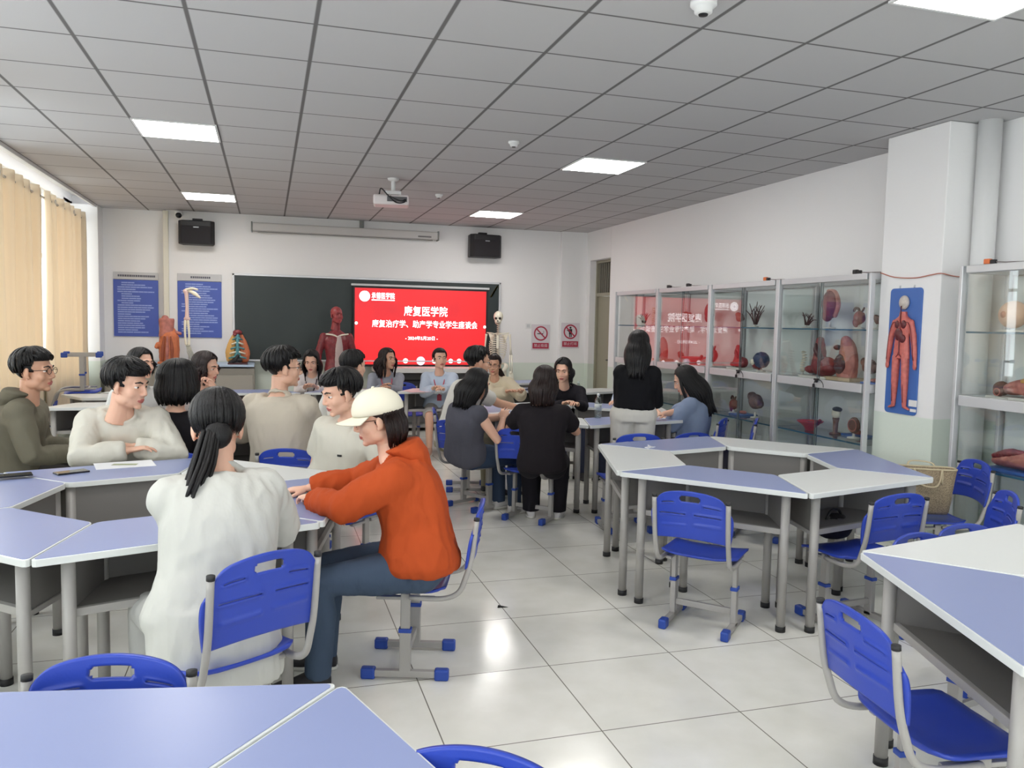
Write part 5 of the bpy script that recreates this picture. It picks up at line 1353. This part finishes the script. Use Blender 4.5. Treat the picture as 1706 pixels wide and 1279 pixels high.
    for s in (-1, 1):
        g.tube([tuple(q) for q in smooth_path([bp(0, .32, -.045), bp(0, .2, -.047), bp(0, .0, -.045), bp(s*.03, -.06, -.045), bp(s*.04, -.2, -.044), bp(s*.042, -.36, -.036)], 4)], .0035, 5)
        g.tube([tuple(q) for q in smooth_path([bp(0, .2, -.045), bp(s*.06, .2, -.044), bp(s*.088, .1, -.042), bp(s*.104, -.06, -.036)], 4)], .003, 5)
    g.xform(R=RB); g.build('relief_vessel', mat('vessel_dark', (120, 44, 50), .4), t)
    g = G(); g.box((.10, -.011, -.36), (.06, .003, .045)); g.box((.105, -.011, -.41), (.045, .003, .02)); g.xform(R=RB); g.build('paper_label', mat('label_white', (226, 226, 226), .5), t)
    for s in (-1, 1):
        g = G(); g.cyl((0, .07*s, .465), (0, .07*s, .485), .006, 8); g.build('hook', M_ALU, t)
    # --- specimens in the glass cabinets: each stands on its shelf (x, y, shelf z)
    SH = {'t': 1.605, 'm': 1.172, 'l': .705}
    def spec(kind, y, lev, label, s=1.0, dx=0.0, rz=0.0):
        t = thing('specimen_model', label, 'anatomical model', (4.66+dx, y, SH[lev]), rz, 'specimens in the glass cabinets'); sd = y*3.1
        if kind == 'head':
            stand(t, .06); piece('half_head', organ([('e', (0, 0, .17*s), (.05*s, .075*s, .10*s)), ('e', (0, .03*s, .10*s), (.035*s, .04*s, .05*s))], .007, .004, 30, sd), mred, t); piece('skin_rim', organ([('t', [(0, -.05*s, .09*s), (0, -.078*s, .17*s), (0, -.04*s, .25*s), (0, .03*s, .26*s)], .016*s)], .006, .001), mpink, t)
        elif kind == 'heart':
            stand(t, .05); piece('heart_mass', organ([('e', (0, 0, .12*s), (.055*s, .06*s, .07*s)), ('e', (0, .03*s, .07*s), (.035*s, .035*s, .05*s))], .007, .004, 30, sd), mred, t)
            piece('vessel', organ([('t', [(0, 0, .17*s), (0, .01, .21*s), (0, .045*s, .22*s), (0, .06*s, .19*s)], .014*s), ('t', [(0, -.02*s, .17*s), (0, -.045*s, .22*s)], .011*s)], .005, .001), mdk, t)
        elif kind == 'pelvis':
            G().box((0, 0, .01), (.20*s, .30*s, .02)).build('base', mst, t, bevel=.003)
            piece('muscle_block', organ([('e', (0, -.02*s, .09*s), (.08*s, .13*s, .075*s)), ('t', [(0, .06*s, .10*s), (0, .04*s, .2*s), (0, .05*s, .29*s)], [.05*s, .045*s, .03*s]), ('e', (0, .14*s, .06*s), (.04*s, .06*s, .03*s))], .008, .005, 26, sd), mred, t)
            piece('cut_face', organ([('t', [(-.05*s, -.04*s, .15*s), (-.04*s, .03*s, .21*s), (-.03*s, .05*s, .26*s)], [.02*s, .026*s, .012*s])], .006, .002), mdk, t)
        elif kind == 'torso':
            G().box((0, 0, .015), (.18*s, .28*s, .03)).build('base', mat('tan_board', (176, 158, 130), .5), t, bevel=.003)
            piece('section', organ([('t', [(0, 0, .04), (0, -.01*s, .15*s), (0, .0, .24*s), (0, .03*s, .30*s)], [(.05*s, .10*s), (.05*s, .095*s), (.045*s, .075*s), (.03*s, .04*s)])], .008, .003, 30, sd), mpink, t)
            piece('organs', organ([('e', (-.04*s, .02*s, .12*s), (.03*s, .06*s, .075*s)), ('e', (-.03*s, .07*s, .24*s), (.025*s, .035*s, .02*s))], .006, .004, 40, sd), mdk, t)
        elif kind == 'vessels':
            stand(t, .03, .04)
            g = G(); rr = random.Random(int(sd*10))
            for k in range(9):
                a = rr.uniform(-1.3, 1.3); L = rr.uniform(.1, .2)*s; q = np.array([rr.uniform(-.02, .02), .02*math.sin(a), .03]); d = np.array([rr.uniform(-.25, .25), math.sin(a), math.cos(a)*.8+.25])
                pth = [q, q+d*L*.5+np.array([0, 0, .02]), q+d*L]; g.tube(smooth_path(pth, 3), [.006, .006, .005, .005, .004, .004, .003], 6)
                g.tube([pth[1], pth[1]+np.array([0, math.copysign(.05*s, -a), .05*s])], [.004, .002], 5)
            g.build('vessel_tree', mdk, t)
        elif kind == 'organ':
            stand(t, .06, .045); piece('organ_mass', organ([('e', (0, 0, .11*s), (.04*s, .055*s, .05*s)), ('e', (0, .04*s, .14*s), (.03*s, .035*s, .03*s)), ('e', (0, -.045*s, .10*s), (.025*s, .03*s, .03*s))], .006, .005, 36, sd), mbrown, t)
        elif kind == 'brain':
            stand(t, .03, .045); piece('hemisphere', organ([('e', (0, 0, .11*s), (.07*s, .085*s, .075*s))], .007, .006, 44, sd), mnavy, t); piece('brain_stem', organ([('e', (-.02*s, .04*s, .06*s), (.04*s, .05*s, .035*s)), ('t', [(0, 0, .08), (0, .02*s, .03)], .02)], .006, .003), mred, t)
            piece('frontal_piece', organ([('e', (-.06*s, .05*s, .09*s), (.02, .03*s, .03*s))], .006, .002), mbone, t)
        elif kind == 'dish':
            g = G(); g.lathe([(.001, 0), (.04*s, 0), (.05*s, .03), (.11*s, .085), (.115*s, .085), (.1*s, .07), (.03*s, .03), (.001, .03)], n=24); g.build('bowl_tissue', mat('bowl_red', (192, 78, 84), .4), t); piece('centre_organ', organ([('e', (0, 0, .06), (.04*s, .05*s, .02))], .006, .003, 40), mdk, t); piece('handle_stump', organ([('t', [(0, -.1*s, .07), (0, -.13*s, .10)], .018)], .006, .001), mred, t)
        elif kind == 'jar':
            g = G(); g.lathe([(.001, 0), (.05, 0), (.05, .01), (.018, .02), (.022, .10), (.03, .14), (.001, .14)]); g.build('stem_muscle', mbrown, t); piece('white_ball', organ([('e', (0, 0, .18), (.035, .045, .045))], .006, .001), mbone, t); piece('dark_cap', organ([('e', (0, -.01, .215), (.036, .048, .022))], .006, .002), M_BLACK, t)
        elif kind == 'disc':
            stand(t, .045, .05); piece('section_disc', organ([('e', (0, 0, .10*s), (.022, .062*s, .062*s))], .006, .003, 50, sd), mbrown, t); g = G(); g.tube([(-.02, .045*s*math.cos(q), .10*s+.045*s*math.sin(q)) for q in np.linspace(0, 2*PI, 20, endpoint=False)], .004, 5, closed=True); g.build('section_ring', mpink, t)
        elif kind == 'breast':
            G().box((.03, 0, .008), (.10, .2, .016)).build('base', mst, t, bevel=.002); piece('breast_form', organ([('e', (0, 0, .12*s), (.08*s, .10*s, .095*s))], .008, .0), mflesh, t); piece('areola', organ([('e', (-.072*s, .01, .12*s), (.012, .026*s, .026*s)), ('e', (-.084*s, .01, .12*s), (.008, .01, .01))], .004, 0), mat('areola', (186, 134, 112), .5), t)
        elif kind == 'body':
            G().box((0, 0, .01), (.16, .5, .02)).build('base', mst, t, bevel=.003); piece('lying_torso', organ([('t', [(0, .12, .07), (0, .0, .09), (0, -.22, .085)], [(.06, .045), (.075, .055), (.07, .05)]), ('t', [(-.07, .08, .07), (-.08, -.1, .05)], .02)], .008, .002, 20), mpink, t); piece('head', organ([('e', (0, .20, .065), (.045, .055, .048)), ('t', [(0, .12, .07), (0, .18, .066)], .028)], .007, .003, 40), mbrown, t); piece('open_belly', organ([('e', (-.03, -.02, .125), (.04, .05, .02)), ('e', (-.03, -.13, .122), (.04, .05, .02))], .006, .004, 50), mgold, t)
        elif kind == 'limb':
            G().box((0, 0, .01), (.2, .42, .02)).build('base', mblueb, t, bevel=.003); piece('muscle_limb', organ([('t', [(0, .18, .06), (0, .05, .08), (0, -.2, .11)], [(.05, .035), (.075, .055), (.08, .08)])], .008, .004, 24, sd), mpink, t); piece('red_muscle', organ([('t', [(-.03, .19, .09), (-.05, .06, .13), (-.04, -.02, .14)], [.02, .028, .016]), ('e', (-.01, -.2, .18), (.08, .08, .05))], .007, .004, 30, sd), mred, t)
        elif kind == 'board':
            G().box((0, 0, .008), (.2, .22*s, .016)).build('tray', mblueb, t, bevel=.003); piece('small_organ', organ([('e', (0, 0, .03), (.03, .05, .018)), ('e', (0, .05, .026), (.02, .03, .014))], .005, .003, 50, sd), mpink, t)
        elif kind == 'spine':
            stand(t, .05, .04); g = G()
            for k in range(8): g.ell((0, .012*math.sin(k*.9), .05+.024*k), (.018, .02, .011)); g.box((.018, .012*math.sin(k*.9), .05+.024*k), (.022, .012, .008))
            g.build('vertebrae', mbone, t)
        return t
    L1, L2, L3, L4, L5 = 'in the cabinet by the column', 'in the second cabinet', 'in the third cabinet', 'in the cabinet by the door', 'in the right-edge cabinet'
    spec('vessels', 6.18, 't', 'small dark twig model, upper shelf left '+L1, .6); spec('head', 5.86, 't', 'red half-head model, upper shelf '+L1, 1.25); spec('heart', 5.50, 't', 'dark red heart model, upper shelf '+L1, .8, .0, .4); spec('organ', 5.28, 't', 'small curved dark model, upper shelf right '+L1, .7)
    spec('spine', 6.2, 'm', 'pale vertebrae model, middle board left '+L1, .8); spec('pelvis', 5.92, 'm', 'large red muscle block, middle board '+L1, 1.15); spec('torso', 5.62, 'm', 'tall pink body section on tan base, middle board '+L1, 1.15); spec('organ', 5.40, 'm', 'dark brown organ on thin stand, middle board '+L1, 1.2, .04); spec('board', 5.25, 'm', 'pale small model on tray, middle board right '+L1, .8)
    spec('dish', 5.98, 'l', 'red bowl-like organ model, low shelf '+L1, 1.0, -.06); spec('jar', 5.72, 'l', 'white ball model with black cap, low shelf '+L1); spec('disc', 5.46, 'l', 'round brown section model, low shelf '+L1, 1.1, -.03); spec('board', 5.58, 'l', 'small model on blue tray, low shelf '+L1, .9, .12)
    spec('vessels', 6.98, 't', 'dark branching vessel model, upper shelf right '+L2, 1.2); spec('organ', 7.25, 't', 'brown organ model, upper shelf left '+L2, .9); spec('brain', 6.80, 'm', 'navy and red ball-shaped model, middle board '+L2, 1.05, -.03); spec('pelvis', 7.22, 'm', 'red muscle block, middle board '+L2, .8)
    spec('organ', 6.88, 'l', 'brown rough organ model, low shelf '+L2, 1.5, -.02); spec('heart', 7.3, 'l', 'red model with vessels, low shelf '+L2, .8); spec('board', 7.12, 'l', 'organ on blue tray, low shelf '+L2, 1.0)
    spec('head', 7.85, 't', 'red half-head model, upper shelf right '+L3, .95); spec('organ', 8.3, 't', 'brown organ model, upper shelf left '+L3, 1.0, 0, .6); spec('heart', 7.75, 'm', 'dark red heart model, middle board right '+L3, 1.0); spec('dish', 8.15, 'm', 'wide red bowl-like model, middle board '+L3, 1.3); spec('organ', 8.45, 'm', 'small organ model, middle board left '+L3, .8)
    spec('disc', 8.0, 'l', 'brown section disc, low shelf '+L3, 1.0); spec('torso', 8.9, 'm', 'pink body section, middle board '+L4, .9); spec('spine', 9.2, 't', 'pale vertebrae model, upper shelf '+L4); spec('vessels', 9.45, 't', 'thin twig vessel model, upper shelf left '+L4, .8)
    spec('breast', 4.03, 't', 'pale breast model with its base, upper shelf left '+L5, .95, -.05); spec('breast', 3.78, 't', 'pale breast model nearer the edge of the photo '+L5, 1.05, -.1); spec('body', 3.88, 'm', 'lying flesh-coloured figure with brown head, middle board '+L5, 1.0, -.05); spec('limb', 3.88, 'l', 'pink and red muscle model on blue tray, low shelf '+L5, 1.0, -.05)
    spec('disc', 4.0, 'm', 'pale round section model standing before the lying figure', .5, -.16)
def build_small():
    mph = mat('phone_black', (22, 22, 26), .15); mscr = mat('phone_glass', (30, 32, 38), .06); mpap = mat('paper', (232, 233, 236), .6)
    def phone(x, y, rz, label, z=TZ):
        t = thing('phone', label, 'phone', (x, y, z), rz, 'phones on the blue desks')
        G().box((0, 0, .0045), (.076, .158, .009)).build('phone_body', mph, t, bevel=.003); G().box((0, 0, .0092), (.070, .15, .0008)).build('phone_screen', mscr, t)
    def xy(px, py, z=TZ+.005): q = at(px, py, z=z); return q[0], q[1]
    a = xy(119, 786); phone(a[0], a[1], -1.0, 'black phone lying on the blue desk left of the paper sheet')
    a = xy(508, 823); phone(a[0], a[1], 1.2, 'black phone under the hand of the person in orange')
    a = xy(24, 795); phone(a[0], a[1], -1.25, 'black phone at the left edge of the photo, in a hand', TZ+.012)
    def paper(px, py, rz, w, h, label, z=TZ, m=mpap, name='paper_sheet', n=1):
        a = xy(px, py, z); t = thing(name, label, 'paper', (a[0], a[1], z), rz)
        o = G().box((0, 0, .0008*n), (w, h, .0015*n)).build('sheet', m, t)
        return t, o
    t, o = paper(208, 774, .25, .30, .21, 'white paper sheet on the blue desk before the cream jacket')
    G().box((.0, -.0, .0018), (.05, .13, .0006), rotz(1.2)).build('printed_patch', mat('print_green', (164, 170, 138), .6), t)
    paper(700, 652, .1, .30, .21, 'pink paper sheet on the white desk before the pale blue shirt', m=mat('pink_paper', (226, 190, 196), .6)); paper(650, 648, .0, .28, .2, 'white paper sheet before the person with the pink lanyard')
    paper(842, 690, .4, .21, .29, 'white paper sheet under the hands of the grey sleeveless top', n=3); paper(1095, 693, .3, .29, .21, 'white paper sheet under the hands of the denim shirt', n=4); paper(862, 682, .9, .29, .2, 'white paper sheet in front of the white T-shirt')
    # black folder and cloth-like notebook on the front row
    a = xy(868, 648); t = thing('notebook', 'dark blue notebook before the person in the beige shirt', 'notebook', (a[0], a[1]-.05, TZ), .2); G().box((0, 0, .008), (.22, .16, .016)).build('cover', mat('navy_cover', (38, 46, 76), .5), t, bevel=.003); G().box((0, 0, .0165), (.1, .05, .001)).build('cover_label', mpap, t)
    # bottles
    mpet = glass_material('bottle_plastic', (.80, .88, .86, 1), .16, 1.0); mwat = mat('water', (226, 240, 238), .05, trans=.9); mcapw = mat('bottle_cap_white', (232, 234, 234), .4)
    def bottle(px, py, h, label, green):
        a = xy(px, py, TZ); t = thing('water_bottle', label, 'bottle', (a[0], a[1], TZ))
        pr = [(.001, 0), (.030, 0), (.033, .006), (.033, .05), (.031, .058), (.033, .066), (.033, h*.62), (.028, h*.74), (.013, h*.88), (.013, h*.90), (.001, h*.90)]
        G().lathe(pr, n=22).build('bottle_body', mpet, t)
        G().lathe([(.0145, h*.895), (.0145, h*.97), (.013, h*.98), (.001, h*.98)], n=16).build('cap', mcapw if not green else mat('cap_clear', (206, 220, 214), .4), t)
        g = G(); g.lathe([(.0334, h*.34), (.0336, h*.34), (.0336, h*.58), (.0334, h*.58)], n=22, caps=False); g.build('label_band', mat('label_green', (86, 140, 112), .4) if green else mat('label_clear', (206, 212, 210), .3), t)
    bottle(963, 669, .225, 'green-labelled water bottle before the person in black', True)
    bottle(996, 696, .225, 'clear water bottle with white cap on the blue desk, front of the middle table', False)
    # handbag on the chair
    c = (4.05, 4.11); t = thing('handbag', 'beige patterned tote bag with cream handles on a blue chair seat', 'handbag', (c[0], c[1], .436), math.radians(-28))
    m = bpy.data.materials.new('patterned_canvas'); m.use_nodes = True; nt = m.node_tree; b = nt.nodes['Principled BSDF']; tc = nt.nodes.new('ShaderNodeTexCoord'); mp = nt.nodes.new('ShaderNodeMapping'); mp.inputs['Rotation'].default_value = (0, 0, 0); mp.inputs['Scale'].default_value = (34, 34, 34)
    ck = nt.nodes.new('ShaderNodeTexVoronoi'); nt.links.new(tc.outputs['Object'], mp.inputs[0]); nt.links.new(mp.outputs[0], ck.inputs['Vector']); cr = nt.nodes.new('ShaderNodeValToRGB'); cr.color_ramp.elements[0].color = rgb(96, 82, 64); cr.color_ramp.elements[1].color = rgb(150, 134, 110); cr.color_ramp.elements[0].position = .2; cr.color_ramp.elements[1].position = .55
    nt.links.new(ck.outputs['Distance'], cr.inputs[0]); nt.links.new(cr.outputs[0], b.inputs['Base Color']); b.inputs['Roughness'].default_value = .6
    g = G(); X = np.array([1., 0, 0]); Y = np.array([0, 1., 0])
    outer = [ellring((0, 0, z), X, Y, a_, d_, 28, 5) for z, a_, d_ in ((0, .14, .065), (.02, .15, .075), (.15, .165, .075), (.285, .185, .065))]
    inner = [ellring((0, 0, z), X, Y, a_, d_, 28, 5) for z, a_, d_ in ((.285, .180, .060), (.15, .158, .068), (.03, .14, .065))]
    g.ring_loft(outer+inner); g.build('bag_body', m, t)
    mcr = mat('cream_leather', (196, 182, 152), .5)
    g = G(); g.tube([tuple(p) for p in ellring((0, 0, .288), X, Y, .184, .064, 30, 5)], .006, 6, closed=True); g.build('rim', mcr, t)
    for s in (-1, 1):
        g = G(); g.tube(smooth_path([(-.085, s*.073, .20), (-.082, s*.076, .29), (-.05, s*.10, .315 if s > 0 else .20), (.05, s*.10, .31 if s > 0 else .19), (.082, s*.076, .29), (.085, s*.073, .20)], 5), [(.007, .004)]*26, 6); g.build('handle', mcr, t)
    # dark jacket on the chair seat behind
    t = thing('dark_bag', 'black bag on the seat of the chair at the front right of the empty table', 'bag', (3.05, 3.72, .425), .3)
    piece('bag_body', organ([('e', (0, 0, .06), (.12, .09, .06)), ('e', (.05, .02, .09), (.06, .06, .04))], .01, .008, 12), mat('black_cloth', (30, 26, 30), .8), t)
    g = G(); g.tube(smooth_path([(-.08, 0, .1), (-.03, .0, .16), (.04, 0, .16), (.08, 0, .11)], 4), .008, 6); g.build('bag_strap', M_BLACK, t)
    # green box in the shelf and a pale cloth bundle in the left white desk
    q = at(1208, 772, d=5.2); t = thing('green_folder', 'green folder lying in the shelf of the rear desk of the empty table', 'folder', (3.31, 5.05, TZ-.222), .3); G().box((0, 0, .012), (.24, .16, .024)).build('folder_cover', mat('lime_green', (96, 160, 70), .5), t, bevel=.003); G().box((.0, .0, .0245), (.1, .04, .001)).build('folder_label', mpap, t)
    t = thing('cloth_bundle', 'pale patterned cloth bundle in the shelf of the left white desk', 'cloth', (2.36, 4.69, TZ-.222), .4); piece('cloth_fold', organ([('e', (0, 0, .045), (.11, .08, .045)), ('e', (.05, .03, .06), (.06, .05, .03))], .009, .01, 16), mat('pale_cloth', (206, 204, 204), .8, var=.25, vscale=40), t); piece('inner_fold', organ([('e', (-.04, -.02, .08), (.05, .04, .025))], .009, .008, 20), mat('grey_cloth', (150, 148, 150), .8), t)
    # folded tissue on the white desk, debris on the floor, tag on the chair
    a = xy(1081, 744); t = thing('tissue', 'small folded white tissue on the left white desk', 'tissue', (a[0], a[1], TZ), .5); g = G(); g.prism([(-.05, -.02), (.05, -.02), (.04, .02), (-.03, .015)], 0, .003); g.add([(-.03, -.01, .003), (.03, -.01, .003), (.0, .01, .02)], [(0, 1, 2), (0, 2, 1)]); g.build('folded_sheet', mpap, t); G().box((.01, 0, .004), (.05, .02, .002), rotz(.3)).build('top_fold', mpap, t)
    a = at(838, 1012, z=0); t = thing('floor_scrap', 'tiny dark scrap lying on the floor tiles in the aisle', 'scrap', (a[0], a[1], 0), .3); g = G(); g.add([(-.03, .012, .001), (.03, -.012, .001), (.01, .016, .002), (-.02, .02, .014)], [(0, 1, 2), (0, 2, 3), (0, 3, 1), (1, 3, 2)]); g.build('scrap_piece', M_DARK, t)
    del t
# ================================================================== LIGHT, WORLD AND CAMERA
def build_world():
    w = bpy.data.worlds.new('daylight'); bpy.context.scene.world = w; w.use_nodes = True
    nt = w.node_tree; bg = nt.nodes['Background']; bg.inputs['Color'].default_value = (.95, .97, 1.0, 1); bg.inputs['Strength'].default_value = 4.2
    cam = bpy.data.cameras.new('camera'); o = bpy.data.objects.new('camera', cam); COL.objects.link(o)
    cam.sensor_fit = 'HORIZONTAL'; cam.sensor_width = 36.0; cam.lens = FPX*36.0/1706
    cam.clip_start = .05; cam.clip_end = 200
    R = np.array([CR, CU, -CF]).T
    M = Matrix([list(R[0])+[0], list(R[1])+[0], list(R[2])+[HC], [0, 0, 0, 1]])
    o.matrix_world = M
    sc = bpy.context.scene; sc.camera = o
    vs = sc.view_settings; vs.view_transform = 'Standard'; vs.look = 'None'; vs.gamma = 1.0; vs.exposure = 0.18; vs.use_curve_mapping = False
    sc.cycles.max_bounces = 10; sc.cycles.diffuse_bounces = 5; sc.cycles.transparent_max_bounces = 16; sc.cycles.glossy_bounces = 4
    sc.cycles.sample_clamp_indirect = 8.0; sc.cycles.caustics_reflective = False; sc.cycles.caustics_refractive = False
build_room(); build_curtains(); build_desks(); build_chairs()
for _f in ('build_front', 'build_cabinets', 'build_people', 'build_models', 'build_small'):
    if _f in globals(): globals()[_f]()
build_world()
